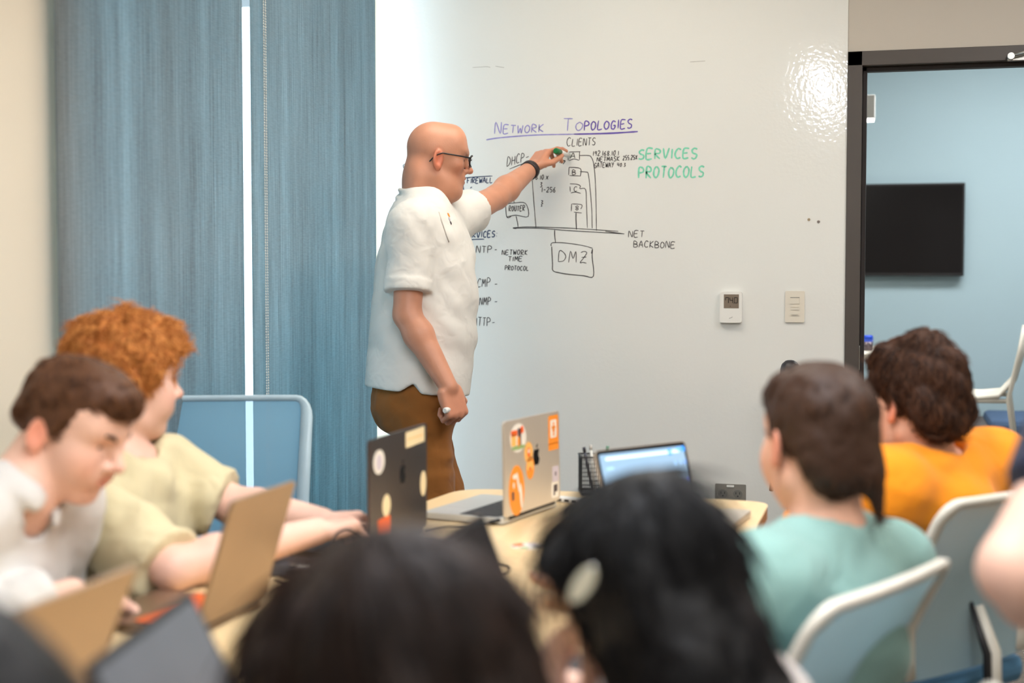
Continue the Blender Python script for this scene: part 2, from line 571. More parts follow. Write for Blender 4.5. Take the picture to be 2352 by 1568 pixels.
def shade_mat():
    m, nt, b, out = newmat('grey_roller_shade_weave')
    n, l = nt.nodes, nt.links
    tc = n.new('ShaderNodeTexCoord')
    def noise(scale, stretch, detail=2):
        mp = n.new('ShaderNodeMapping'); mp.inputs['Scale'].default_value = stretch
        l.new(tc.outputs['Object'], mp.inputs['Vector'])
        ns = n.new('ShaderNodeTexNoise'); ns.inputs['Scale'].default_value = scale; ns.inputs['Detail'].default_value = detail
        l.new(mp.outputs['Vector'], ns.inputs['Vector']); return ns.outputs['Fac']
    warp = noise(1.0, (150, 150, 4)); weft = noise(1.0, (40, 40, 260)); slub = noise(1.0, (14, 14, 0.5), 4)
    def math_(op, a, bb):
        k = n.new('ShaderNodeMath'); k.operation = op
        for i, v in enumerate((a, bb)):
            if isinstance(v, (int, float)): k.inputs[i].default_value = v
            else: l.new(v, k.inputs[i])
        return k.outputs[0]
    tot = math_('ADD', math_('ADD', math_('MULTIPLY', warp, 0.45), math_('MULTIPLY', weft, 0.25)), math_('MULTIPLY', slub, 0.45))
    cr = n.new('ShaderNodeValToRGB')
    cr.color_ramp.elements[0].position = 0.36; cr.color_ramp.elements[0].color = (0.62, 0.62, 0.62, 1)
    cr.color_ramp.elements[1].position = 0.80; cr.color_ramp.elements[1].color = (1.18, 1.18, 1.18, 1)
    l.new(tot, cr.inputs['Fac'])
    def tinted(c):
        mx = n.new('ShaderNodeMix'); mx.data_type = 'RGBA'; mx.blend_type = 'MULTIPLY'; mx.inputs[0].default_value = 1
        mx.inputs[6].default_value = (*c, 1); l.new(cr.outputs['Color'], mx.inputs[7]); return mx.outputs[2]
    df = n.new('ShaderNodeBsdfDiffuse'); l.new(tinted(rgb(132, 132, 130)), df.inputs['Color'])
    tl = n.new('ShaderNodeBsdfTranslucent'); l.new(tinted((0.150, 0.228, 0.248)), tl.inputs['Color'])
    ad = n.new('ShaderNodeAddShader'); l.new(df.outputs[0], ad.inputs[0]); l.new(tl.outputs[0], ad.inputs[1])
    l.new(ad.outputs[0], out.inputs['Surface'])
    return m
M_SHADE = shade_mat()

# ================================================================== shell of the room and of the room beyond the door
T = 0.14
struct('floor', MB().box((LEFT_X - T, BACK_Y - T, -0.1), (RIGHT_X + T, FAR_Y + T, 0)), M_CARPET)
struct('ceiling', MB().box((LEFT_X - T, BACK_Y - T, CEIL), (RIGHT_X + T, FAR_Y + T, CEIL + 0.1)), M_CEIL)
WIN_Y0, WIN_Y1 = 3.055, WALL_Y - 0.005
WIN_Z0, WIN_Z1 = 0.12, 2.70
wl = MB()
wl.box((LEFT_X - T, BACK_Y - T, 0), (LEFT_X, WIN_Y0, CEIL))
wl.box((LEFT_X - T, WIN_Y0, 0), (LEFT_X, WALL_Y + T, WIN_Z0))
wl.box((LEFT_X - T, WIN_Y0, WIN_Z1), (LEFT_X, WALL_Y + T, CEIL))
wl.box((LEFT_X - T, WALL_Y + 0.001, WIN_Z0), (LEFT_X, WALL_Y + T, WIN_Z1))
struct('wall_left', wl, M_WALL)
wf = MB()
wf.box((LEFT_X, WALL_Y, 0), (DOOR_X0, WALL_Y + T, CEIL))
wf.box((DOOR_X0, WALL_Y, DOOR_TOP), (DOOR_X1, WALL_Y + T, CEIL))
wf.box((DOOR_X1, WALL_Y, 0), (RIGHT_X + T, WALL_Y + T, CEIL))
struct('wall_front', wf, M_BEIGE)
struct('wall_right', MB().box((RIGHT_X, BACK_Y - T, 0), (RIGHT_X + T, WALL_Y, CEIL)), M_WALL)
struct('wall_back', MB().box((LEFT_X, BACK_Y - T, 0), (RIGHT_X, BACK_Y, CEIL)), M_WALL)
struct('wall_far', MB().box((LEFT_X - T, FAR_Y, 0), (RIGHT_X + T, FAR_Y + T, CEIL)), M_BLUEWALL)
struct('wall_far_left', MB().box((LEFT_X - T, WALL_Y + T, 0), (LEFT_X, FAR_Y, CEIL)), M_BLUEWALL)
struct('wall_far_right', MB().box((RIGHT_X, WALL_Y + T, 0), (RIGHT_X + T, FAR_Y, CEIL)), M_BLUEWALL)
struct('baseboard_front', MB().bbox((DOOR_X1 + 0.06, WALL_Y - 0.012, 0), (RIGHT_X, WALL_Y, 0.1), 0.003), M_FRAME)
struct('baseboard_far', MB().bbox((LEFT_X, FAR_Y - 0.012, 0), (RIGHT_X, FAR_Y, 0.1), 0.003), M_GREYPL)
struct('baseboard_left', MB().bbox((LEFT_X, BACK_Y, 0), (LEFT_X + 0.012, WIN_Y0 - .05, 0.1), 0.003), M_GREYPL)

# window behind the shades
win = bpy.data.objects.new('window_1', None); win.location = (LEFT_X - T / 2, (WIN_Y0 + WIN_Y1) / 2, WIN_Z0); COL.objects.link(win); tag(win, kind='structure')
wfm = MB()
for (y0, y1, z0, z1) in ((WIN_Y0, WIN_Y0 + 0.05, WIN_Z0, WIN_Z1), (WIN_Y1 - 0.012, WIN_Y1, WIN_Z0, WIN_Z1), (WIN_Y0, WIN_Y1, WIN_Z0, WIN_Z0 + 0.05),
                         (WIN_Y0, WIN_Y1, WIN_Z1 - 0.05, WIN_Z1)):
    wfm.box((LEFT_X - 0.11, y0, z0), (LEFT_X - 0.06, y1, z1))
worldize(wfm.build('window_frame', M_ALU, win))
worldize(MB().box((LEFT_X - 0.12, 3.50, WIN_Z0), (LEFT_X - 0.05, 3.55, WIN_Z1)).build('mullion', M_ALU, win))
for (y0, y1) in ((WIN_Y0 + 0.05, 3.50), (3.55, WIN_Y1 - 0.012)):
    worldize(MB().box((LEFT_X - 0.088, y0, WIN_Z0 + 0.05), (LEFT_X - 0.082, y1, WIN_Z1 - 0.05)).build('pane', M_PANE, win))

# unseen overhang added outside to dim the tops of the roller shades
struct('added_overhang_1', MB().box((LEFT_X - 1.5, 3.45, 2.72), (LEFT_X - T - 0.01, WALL_Y + 1.6, 2.85)), mat('added_overhang_grey', rgb(90, 88, 86), .8))
# roller shades
def roller_shade(y0, y1, label, chain_y, zlow):
    x = LEFT_X + 0.032
    t = thing('roller_shade', label, 'window shade', (x, (y0 + y1) / 2, WIN_Z1), group='roller shades on the tall window')
    m = MB(); n = 40
    # a sheet with the faint ripple of hanging cloth, 1.2 mm thick
    vs = []; fs = []
    for side in (0, 1):
        for i in range(n + 1):
            y = y0 + (y1 - y0) * i / n
            rip = 0.0016 * math.sin(y * 31) + 0.0012 * math.sin(y * 67 + 1)
            for z in (zlow, (zlow + WIN_Z1) / 2, WIN_Z1 + 0.03):
                vs.append((x + rip + side * 0.0012, y, z))
    off = (n + 1) * 3
    for i in range(n):
        for j in range(2):
            a = i * 3 + j
            fs.append((a, a + 1, a + 4, a + 3)); fs.append((off + a, off + a + 3, off + a + 4, off + a + 1))
    for i in range(n):
        for j in (0, 2):
            a = i * 3 + j; fs.append((a, a + 3, off + a + 3, off + a))
    for i in (0, n):
        for j in (0, 1):
            a = i * 3 + j; fs.append((a, a + 1, off + a + 1, off + a))
    m.add(vs, fs, True)
    worldize(m.build('shade_cloth', M_SHADE, t))
    worldize(MB().tube([(x - 0.005, y0 - 0.005, WIN_Z1 + 0.05), (x - 0.005, y1 + 0.005, WIN_Z1 + 0.05)], 0.024, 14).build('roller_tube', M_ALU, t))
    worldize(MB().bbox((x - 0.006, y0, zlow - 0.03), (x + 0.008, y1, zlow), 0.003).build('bottom_bar', M_ALU, t))
    if chain_y is not None:
        ch = MB(); z0 = 0.62
        for dy in (0, 0.014):
            z = WIN_Z1
            while z > z0:
                if True: ch.sphere((x + 0.016, chain_y + dy, z), 0.0028, 6, 4)
                z -= 0.0085
            ch.tube([(x + 0.016, chain_y + dy, WIN_Z1), (x + 0.016, chain_y + dy, z0)], 0.0008, 5)
        for a in range(9):
            q = math.pi * (a / 8)
            ch.sphere((x + 0.016, chain_y + 0.007 + 0.007 * math.cos(q), z0 - 0.009 * math.sin(q)), 0.0028, 6, 4)
        worldize(ch.build('bead_chain', M_WHITEPL, t, kind='stuff'))
    return t
roller_shade(2.996, 4.006, 'grey roller shade left of the bright slit, without a bead chain', None, 0.10)
roller_shade(4.055, 5.150, 'grey roller shade with a white bead chain, next to the whiteboard', 4.122, 0.10)

# ceiling lights: unseen panels added as fill, and the pendant lamps
M_DIFF = mat('lit_lamp_diffuser', rgb(255, 244, 225), 0.5, emit=(1.0, 0.88, 0.72), estr=7.0)
M_DIFF2 = mat('lit_cool_diffuser', rgb(250, 250, 250), 0.5, emit=(1.0, 0.97, 0.93), estr=9.0)
def panel(x, y, sx, sy, label, md):
    t = thing('fill_panel', label, 'ceiling light', (x, y, CEIL - 0.012), group='added fill panels on the ceiling')
    MB().bbox((-sx / 2 - 0.02, -sy / 2 - 0.02, 0), (sx / 2 + 0.02, sy / 2 + 0.02, 0.012), 0.003).build('frame', M_LAMPWHITE, t)
    MB().box((-sx / 2, -sy / 2, -0.002), (sx / 2, sy / 2, 0.0)).build('diffuser', md, t)
for nm, (x, y, z), sx, sy, w, c in LIGHT_SPECS:
    if nm == 'fill_panel_light':
        panel(x, y, sx, sy, {(0.95, 1.0): 'unseen ceiling panel added as fill beside the table, right of the pendant', (0.95, 3.6): 'unseen ceiling panel added as fill nearest the door',
              (-1.0, 4.25): 'unseen ceiling panel added as fill nearest the whiteboard', (0.95, -1.4): 'unseen ceiling panel added as fill at the back of the room'}[(x, y)], M_DIFF)
    if nm == 'next_room_fill_light':
        panel(x, y, sx, sy, 'cool white fill panel added to the ceiling of the blue room', M_DIFF2)
def pendant(x0, x1, y0, y1, zb, h, md, label):
    t = thing('pendant_lamp', label, 'lamp', ((x0 + x1) / 2, (y0 + y1) / 2, zb))
    worldize(MB().bbox((x0, y0, zb + 0.006), (x1, y1, zb + h), 0.003).build('housing', M_LAMPWHITE, t))
    worldize(MB().box((x0 + 0.006, y0 + 0.006, zb), (x1 - 0.006, y1 - 0.006, zb + 0.006)).build('diffuser', md, t))
    for f in (0.04, 0.96) if (x1 - x0) > (y1 - y0) else (0.1, 0.9):
        xx = x0 + (x1 - x0) * f if (x1 - x0) > (y1 - y0) else (x0 + x1) / 2
        yy = (y0 + y1) / 2 if (x1 - x0) > (y1 - y0) else y0 + (y1 - y0) * f
        worldize(MB().tube([(xx, yy, zb + h), (xx, yy, CEIL)], 0.008, 8).build('rod', M_LAMPWHITE, t))
pendant(-0.49, -0.35, 0.55, 2.75, 2.44, 0.08, M_DIFF, 'long white pendant lamp over the conference table')
_pe = P(2010, 250, 6.95)
pendant(_pe[0] - 1.3, _pe[0], _pe[1] - 0.06, _pe[1] + 0.06, P(2010, 277, 6.95)[2], 0.12, M_DIFF2, 'white pendant lamp hanging in the room behind the doorway')

# door frame
df = bpy.data.objects.new('door_1', None); df.location = ((DOOR_X0 + DOOR_X1) / 2, WALL_Y, 0); COL.objects.link(df); tag(df, kind='structure')
JW = 0.052
def part(name, lo, hi, m, par, r=0.002):
    return worldize(MB().bbox(lo, hi, r).build(name, m, par))
part('jamb', (DOOR_X0, WALL_Y - 0.014, 0), (DOOR_X0 + JW, WALL_Y + T + 0.014, DOOR_TOP), M_FRAME, df)
part('jamb', (DOOR_X1 - JW, WALL_Y - 0.014, 0), (DOOR_X1, WALL_Y + T + 0.014, DOOR_TOP), M_FRAME, df)
part('head', (DOOR_X0, WALL_Y - 0.014, DOOR_TOP - JW), (DOOR_X1, WALL_Y + T + 0.014, DOOR_TOP), M_FRAME, df)
part('door_stop', (DOOR_X0 + JW, WALL_Y + 0.03, 0), (DOOR_X0 + JW + 0.016, WALL_Y + 0.075, DOOR_TOP - JW), M_STOP, df)
part('door_stop', (DOOR_X0 + JW, WALL_Y + 0.03, DOOR_TOP - JW - 0.016), (DOOR_X1 - JW, WALL_Y + 0.075, DOOR_TOP - JW), M_STOP, df)
# strike plate on the left jamb
sp = PY(1962, 822, WALL_Y)
part('strike_plate', (DOOR_X0 + JW - 0.002, WALL_Y + 0.002, sp[2] - 0.045), (DOOR_X0 + JW + 0.002, WALL_Y + 0.018, sp[2] + 0.045), M_CHROME, df)
# door leaf, swung open into the next room, with closer arm at the head
hx = DOOR_X1 - JW - 0.004
leaf = MB().bbox((hx - 0.044, WALL_Y + 0.08, 0.01), (hx, WALL_Y + 0.08 + 0.93, DOOR_TOP - JW - 0.006), 0.003)
worldize(leaf.build('door_leaf', M_FRAME, df))
cl = thing('door_closer', 'steel door closer arm at the top of the door frame', 'door closer', tuple(PY(2335, 125, WALL_Y - 0.02)))
c0 = PY(2322, 129, WALL_Y - 0.045); c1 = c0 + A(0.20, -0.02, 0.045); c2 = c0 + A(0.42, -0.03, 0.0)
worldize(MB().tube([c0, c1], 0.007, 8).build('arm', M_CHROME, cl))
worldize(MB().tube([c0 + A(0, 0.045, 0), c0 - A(0, 0.012, 0)], 0.012, 12).build('pivot', M_CHROME, cl))
worldize(MB().bbox(c0 + A(-0.01, 0.02, -0.014), c0 + A(0.22, 0.031, 0.012), 0.003).build('shoe_plate', M_CHROME, cl))
worldize(MB().bbox(c2 + A(-0.06, -0.03, -0.03), c2 + A(0.16, 0.046, 0.03), 0.006).build('closer_body', M_CHROME, cl))

# ================================================================== whiteboard with the writing
BY = WALL_Y - 0.004
wb = thing('whiteboard', 'glossy full-height whiteboard wall covered in a handwritten network diagram', 'whiteboard', ((LEFT_X + DOOR_X0) / 2, BY, 0))
z1 = PY(1130, 154, BY)[2]
worldize(MB().box((LEFT_X + 0.001, BY, 0.0), (DOOR_X0 - 0.001, WALL_Y - 0.0005, CEIL)).build('board_panel', M_BOARD, wb))

G = {  # single stroke letters, unit box, y up
 'A': [[(0, 0), (.5, 1), (1, 0)], [(.2, .38), (.82, .38)]], 'B': [[(0, 0), (0, 1), (.75, .85), (.7, .6), (.05, .52), (.9, .4), (.85, .08), (0, 0)]],
 'C': [[(.95, .85), (.5, 1), (.1, .7), (.05, .3), (.4, 0), (.95, .1)]], 'D': [[(0, 0), (.05, 1), (.6, .9), (.95, .5), (.65, .1), (0, 0)]],
 'E': [[(.95, 1), (.05, .98), (0, 0), (.95, .03)], [(.03, .52), (.75, .55)]], 'F': [[(.95, 1), (.05, .97), (0, 0)], [(.03, .5), (.7, .53)]],
 'G': [[(.95, .85), (.5, 1), (.08, .6), (.2, .08), (.7, 0), (.95, .4), (.5, .42)]], 'H': [[(0, 0), (.05, 1)], [(.95, 0), (.9, 1)], [(.03, .5), (.92, .52)]],
 'I': [[(.5, 0), (.5, 1)]], 'K': [[(.05, 0), (.05, 1)], [(.9, 1), (.08, .45), (.95, 0)]], 'L': [[(.1, 1), (.05, .02), (.95, .04)]],
 'M': [[(0, 0), (.12, 1), (.5, .35), (.85, 1), (1, 0)]], 'N': [[(0, 0), (.05, 1), (.92, .02), (.95, 1)]],
 'O': [[(.5, 1), (.1, .75), (.05, .3), (.4, 0), (.85, .2), (.95, .7), (.5, 1)]], 'P': [[(.05, 0), (.05, 1), (.8, .92), (.85, .6), (.08, .48)]],
 'R': [[(.05, 0), (.05, 1), (.8, .9), (.8, .6), (.08, .5), (.95, 0)]], 'S': [[(.95, .9), (.5, 1), (.1, .8), (.3, .55), (.85, .4), (.8, .1), (.4, 0), (.02, .1)]],
 'T': [[(0, 1), (1, .98)], [(.5, .98), (.48, 0)]], 'U': [[(.05, 1), (.1, .15), (.5, 0), (.88, .2), (.92, 1)]], 'V': [[(0, 1), (.48, 0), (1, 1)]],
 'W': [[(0, 1), (.22, 0), (.5, .65), (.78, 0), (1, 1)]], 'X': [[(0, 0), (1, .9)], [(0, .9), (1, 0)]], 'Y': [[(0, 1), (.5, .5)], [(1, 1), (.35, 0)]],
 'Z': [[(.1, .88), (.5, .98), (.9, .85), (.62, .48), (.2, .1), (.12, -.02)], [(.15, -.02), (.5, .02), (.95, -.04)], [(.25, .47), (.9, .52)]],
 '0': [[(.5, 1), (.1, .6), (.2, .1), (.6, 0), (.9, .4), (.8, .9), (.5, 1)]], '1': [[(.5, 0), (.5, 1)]], '2': [[(.05, .8), (.5, 1), (.9, .7), (.05, .02), (.95, .04)]],
 '3': [[(.1, .95), (.8, .95), (.4, .55), (.85, .3), (.5, 0), (.1, .08)]], '4': [[(.1, 1), (.1, .45), (.95, .45)], [(.75, 1), (.75, 0)]],
 '5': [[(.9, 1), (.2, 1), (.15, .55), (.8, .5), (.8, .1), (.1, 0)]], '6': [[(.8, 1), (.2, .6), (.1, .2), (.5, 0), (.85, .25), (.5, .5), (.15, .35)]],
 '7': [[(.05, .95), (.95, 1), (.4, 0)]], '8': [[(.5, .5), (.1, .75), (.5, 1), (.85, .75), (.15, .25), (.5, 0), (.9, .25), (.5, .5)]],
 '9': [[(.85, .7), (.4, .55), (.15, .8), (.5, 1), (.85, .8), (.75, 0)]], '.': [[(.4, .0), (.5, .06)]], ',': [[(.5, .08), (.35, -.2)]], '-': [[(.1, .45), (.9, .5)]],
 ':': [[(.4, .15), (.5, .2)], [(.45, .6), (.55, .65)]], '}': [[(.1, 1), (.7, .95), (.4, .6), (.9, .5), (.4, .3), (.6, 0), (.2, 0)]], ' ': [],
}
def ink(name, colr, rough=0.5): return mat(name, colr, rough, var=0.12, vscale=60)
INK_K = ink('black_marker_ink', rgb(64, 60, 60)); INK_P = ink('purple_marker_ink', rgb(104, 84, 172)); INK_PL = ink('faded_purple_marker_ink', rgb(152, 146, 204))
INK_G = ink('mint_marker_ink', rgb(128, 214, 182)); INK_B = ink('blue_black_marker_ink', rgb(58, 74, 104)); INK_H = ink('faint_seam_grey', rgb(178, 176, 170))
rw = random.Random(3)
def strokes_mesh(strokes, lw):
    """strokes in photo pixels, laid as ribbons on the face of the board"""
    m = MB()
    for st in strokes:
        if len(st) < 2: continue
        # Catmull smoothing
        pts = [A(*p) for p in st]; sm = []
        for i in range(len(pts) - 1):
            p0 = pts[max(i - 1, 0)]; p1 = pts[i]; p2 = pts[i + 1]; p3 = pts[min(i + 2, len(pts) - 1)]
            for k in range(4):
                t = k / 4
                q = 0.5 * (2 * p1 + (p2 - p0) * t + (2 * p0 - 5 * p1 + 4 * p2 - p3) * t * t + (3 * p1 - p0 - 3 * p2 + p3) * t ** 3)
                sm.append(q if len(st) > 2 else p1 + (p2 - p1) * t)
        sm.append(pts[-1])
        W = [PY(p[0], p[1], BY - 0.0006) for p in sm]
        vs = []; n = len(W)
        for i, w in enumerate(W):
            t = nrm(W[min(i + 1, n - 1)] - W[max(i - 1, 0)]); nn = A(-t[2], 0, t[0])
            hw = lw * 0.5 * (0.82 + 0.3 * rw.random())
            if i in (0, n - 1): hw *= 0.7
            for s_, y in ((1, 0), (-1, 0), (1, .0005), (-1, .0005)):
                vs.append(w + nn * hw * s_ + A(0, y, 0))
        fs = []
        for i in range(n - 1):
            a = i * 4; b = a + 4
            fs += [(a, a + 1, b + 1, b), (a + 2, b + 2, b + 3, a + 3), (a, b, b + 2, a + 2), (a + 1, a + 3, b + 3, b + 1)]
        m.add(vs, fs)
    return m
def text_strokes(s, x0, x1, base, h, slope=0.0, big=1.0, slant=0.08):
    """s between x0..x1 (pixels), baseline y, cap height h; first letter scaled by big"""
    out = []; wts = [(0.5 if c in "I1.,:' " else 1.0) * (1.25 if (i == 0 and big > 1) else 1) for i, c in enumerate(s)]
    unit = (x1 - x0) / sum(wts); x = x0
    for i, c in enumerate(s):
        w = unit * wts[i]; hh = h * (big if i == 0 else 1) * (0.93 + 0.14 * rw.random()); jy = (rw.random() - .5) * h * 0.08
        for st in G.get(c, []):
            o = []
            for (u, v) in st:
                X = x + w * (0.1 + 0.72 * u) + slant * v * hh + (rw.random() - .5) * h * .04
                o.append((X, base + slope * (X - x0) - v * hh + jy + (rw.random() - .5) * h * .04))
            out.append(o)
        x += w
    return out
def write(name, strokes, m, lw, label=None):
    return worldize(strokes_mesh(strokes, lw).build(name, m, wb, label=label, kind='stuff'))
PXM = 0.00168   # one pixel on the board in metres
write('title_writing', text_strokes('NETWORK', 1134, 1251, 307, 18, -0.03, 1.5) + text_strokes('TO', 1290, 1342, 301, 19, -0.04, 1.55), INK_PL, 2.6 * PXM, 'faded purple title lettering')
write('title_writing', text_strokes('POLOGIES', 1340, 1454, 299, 20, -0.05), INK_P, 3.0 * PXM, 'purple title lettering')
write('title_underline', [[(1117, 321), (1150, 316), (1230, 310), (1320, 308)]], INK_PL, 3.0 * PXM)
write('title_underline', [[(1318, 308), (1400, 306), (1465, 302)]], INK_P, 3.6 * PXM)
write('mint_writing', text_strokes('SERVICES', 1464, 1604, 366, 23, -0.02) + text_strokes('PROTOCOLS', 1464, 1619, 409, 25, -0.02), INK_G, 4.0 * PXM, 'mint green lettering')
K = []
K += text_strokes('CLIENTS', 1300, 1369, 335, 16, -0.02, 1.15)
K += [[(1304, 352), (1305, 368)], [(1307, 349), (1333, 348)], [(1331, 348), (1331, 367)], [(1307, 369), (1318, 365), (1330, 368)]] + text_strokes('A', 1309, 1323, 363, 13)
K += [[(1330, 357), (1352, 357), (1358, 361), (1363, 374), (1367, 410), (1369, 470), (1370, 530)]]
K += [[(1307, 384), (1306, 402)], [(1307, 384), (1333, 387), (1333, 404)], [(1308, 403), (1334, 404)]] + text_strokes('B', 1313, 1324, 401, 12)
K += [[(1332, 394), (1346, 395), (1351, 399), (1355, 430), (1359, 480), (1360, 524)]]
K += [[(1309, 428), (1310, 440)], [(1309, 422), (1325, 423), (1333, 427), (1332, 433), (1345, 435), (1347, 470), (1349, 523)], [(1311, 443), (1322, 441), (1334, 444)]] + text_strokes('C', 1317, 1327, 439, 11)
K += [[(1313, 468), (1312, 485)], [(1313, 468), (1336, 470), (1334, 480)], [(1318, 487), (1336, 489)]] + text_strokes('8', 1320, 1331, 482, 9)
K += text_strokes('192.168.10.1', 1361, 1422, 358, 11, -.02) + text_strokes('NETMASK', 1370, 1424, 371, 10, -.03) + text_strokes('255.25X', 1430, 1464, 368, 10, -.06)
K += text_strokes('GATEWAY', 1364, 1410, 385, 11, -.03) + text_strokes('40.3', 1417, 1438, 382, 8)
K += text_strokes('DHCP-', 1163, 1216, 382, 20, -.26) + [[(1170, 388), (1210, 372)]]
K += text_strokes('68.10.X', 1222, 1260, 412, 10) + text_strokes('3', 1239, 1247, 429, 10) + text_strokes('1-256', 1243, 1277, 441, 11) + text_strokes('}', 1240, 1249, 473, 13)
K += [[(1161, 469), (1164, 498), (1174, 497)], [(1161, 469), (1180, 466), (1207, 467), (1213, 497), (1185, 494), (1164, 498)]] + text_strokes('ROUTER', 1168, 1206, 485, 12, -.03)
K += [[(1176, 430), (1178, 445), (1181, 466)], [(1185, 496), (1188, 508), (1190, 521)]]
K += [[(1222, 405), (1225, 450), (1231, 523)]]
K += [[(1284, 373), (1298, 369)], [(1289, 368), (1298, 369), (1293, 377)]]
K += [[(1266, 565), (1266, 560), (1272, 557), (1300, 558), (1340, 564), (1361, 570)], [(1361, 571), (1358, 582)]]
K += text_strokes('DMZ', 1280, 1352, 601, 26, 0.02)
K += text_strokes('NET', 1442, 1481, 544, 14) + text_strokes('BACKBONE', 1454, 1552, 567, 15, .03)
K += text_strokes('NTP', 1092, 1131, 580, 16) + text_strokes('-', 1134, 1143, 580, 14) + text_strokes('NETWORK', 1152, 1213, 585, 11) + text_strokes('TIME', 1166, 1201, 600, 11) + text_strokes('PROTOCOL', 1159, 1215, 620, 10, .02)
K += text_strokes('CMP', 1095, 1127, 659, 19) + text_strokes('-', 1134, 1144, 658, 12) + text_strokes('NMP', 1100, 1128, 700, 17) + text_strokes('-', 1134, 1144, 699, 12)
K += text_strokes('HTTP', 1086, 1127, 748, 19) + text_strokes('-', 1128, 1138, 746, 12)
K += [[(925, 379), (941, 371)], [(925, 380), (932, 394)], [(927, 378), (926, 386)]]
write('diagram_writing', K, INK_K, 1.8 * PXM, 'black handwritten diagram and notes')
KT = [[(1274, 528), (1274, 540), (1276, 557)], [(1267, 566), (1269, 605), (1269, 619), (1274, 624)], [(1274, 624), (1300, 629), (1340, 633), (1363, 634), (1360, 590), (1361, 572)], [(1323, 488), (1323, 505), (1324, 527)]]
write('diagram_writing', KT, INK_K, 2.3 * PXM)
write('backbone_line', [[(1178, 523), (1210, 521), (1260, 522), (1330, 525), (1420, 531)], [(1178, 524), (1240, 524), (1300, 529), (1370, 533), (1434, 537)], [(1390, 531), (1434, 537)], [(1178, 524), (1186, 525)]], INK_K, 1.9 * PXM)
write('services_writing', text_strokes('SERVICES:', 1062, 1143, 546, 14, -.02, 1.4) + [[(1066, 553), (1085, 550), (1112, 549)]], INK_B, 2.6 * PXM)
write('firewall_writing', text_strokes('FIREWALL', 1072, 1132, 421, 12, -.03) + [[(1060, 409), (1095, 406), (1131, 404)], [(1060, 409), (1063, 425), (1065, 436)], [(1044, 434), (1064, 433)], [(1080, 432), (1084, 429)]], INK_B, 2.2 * PXM)
write('ghost_mark', [[(1085, 155), (1118, 153), (1126, 155)], [(1138, 152), (1158, 155)], [(1585, 142), (1620, 140)]], INK_H, 1.3 * PXM)

# ---------------------------------------------------------------- small things on the wall
def wall_pt(px, py): return PY(px, py, BY)
def wall_thing(name, label, cat, px, py, group=None):
    p = wall_pt(px, py); return thing(name, label, cat, tuple(p), group=group), p
# thermostat
t, p = wall_thing('thermostat', 'white wall thermostat with a small grey display reading 74.0', 'thermostat', 1680, 705)
hw, hh = 0.041, 0.058
FY = lambda pr: (lambda v: A(v[0], -v[2] , v[1]))   # prism x,y -> wall x,z, thickness toward the room
def on_wall(mb_outline, d0, d1): return MB().prism(mb_outline, d0, d1, M=lambda v: A(v[0], -v[2], v[1]))
on_wall(rrect(2 * hw, 2 * hh, 0.009), 0, 0.022).build('body', M_WHITEPL, t)
M_LCD = mat('thermostat_lcd', rgb(128, 114, 100), 0.3)
on_wall(rrect(0.056, 0.052, 0.001, cx=0.002, cy=0.022), 0.022, 0.0225).build('display', M_LCD, t)
seg = MB()
def seg_digit(cx, cy, w, h, on):
    S = {'a': ((-1, 1), (1, 1)), 'b': ((1, 1), (1, 0)), 'c': ((1, 0), (1, -1)), 'd': ((-1, -1), (1, -1)), 'e': ((-1, -1), (-1, 0)), 'f': ((-1, 0), (-1, 1)), 'g': ((-1, 0), (1, 0))}
    for k in on:
        (x0, y0), (x1, y1) = S[k]
        seg.tube([(cx + x0 * w, -0.0228, cy + y0 * h), (cx + x1 * w, -0.0228, cy + y1 * h)], 0.0012, 5)
seg_digit(-0.014, 0.026, 0.0055, 0.010, 'abcf'); seg_digit(0.002, 0.026, 0.0055, 0.010, 'bcfg'); seg_digit(0.019, 0.026, 0.0055, 0.010, 'abcdef')
seg.sphere((0.0105, -0.0228, 0.015), 0.0014, 6, 4); seg.sphere((-0.002, -0.0228, 0.004), 0.0016, 6, 4)
seg.build('digits', M_BLACK, t, kind='stuff')
MB().tube([(-0.006, -0.0222, -0.042), (0, -0.0224, -0.040), (0.007, -0.0222, -0.036)], 0.0007, 5).build('emblem', M_GREYPL, t)
# dimmer switch
t, p = wall_thing('light_switch', 'ivory dimmer switch plate between the thermostat and the door', 'light switch', 1826, 704)
on_wall(rrect(0.070, 0.116, 0.004), 0, 0.007).build('plate', M_IVORY, t)
on_wall(rrect(0.034, 0.067, 0.002), 0.007, 0.009).build('insert', M_IVORY, t)
for (w, h, cx, cy) in ((0.031, 0.021, 0, 0.021), (0.027, 0.0075, 0.001, 0.002), (0.027, 0.0075, 0.001, -0.008), (0.026, 0.0085, 0, -0.025)):
    on_wall(rrect(w, h, 0.0015, cx=cx, cy=cy), 0.009, 0.0115).build('button', M_IVORY, t)
MB().box((-0.017, -0.0095, 0.0325), (0.017, -0.009, 0.035)).build('slot', M_GREYPL, t)
# outlet
t, p = wall_thing('wall_outlet', 'grey steel wall outlet plate low on the whiteboard wall behind the table', 'outlet', 1678, 1134)
on_wall(rrect(0.116, 0.076, 0.004), 0, 0.006).build('plate', mat('grey_outlet_steel', rgb(150, 146, 138), .4, metal=.3), t)
for cx in (-0.028, 0.028):
    rc = on_wall([(cx + 0.0175 * math.cos(a * math.pi / 12), 0.002 + 0.0155 * math.sin(a * math.pi / 12)) for a in range(24)], 0.006, 0.0085).build('receptacle', M_GREYPL, t)
    for sx in (-0.007, 0.007):
        MB().box((cx + sx - 0.0012, -0.009, 0.0), (cx + sx + 0.0012, -0.0085, 0.009)).build('slot', M_BLACK, rc)
    MB().tube([(cx, -0.0085, -0.0065), (cx, -0.009, -0.0065)], 0.0028, 8).build('ground_hole', M_BLACK, rc)
MB().bbox((-0.014, -0.0085, 0.026), (0.014, -0.006, 0.034), 0.001).build('tag', M_WHITEPL, t)
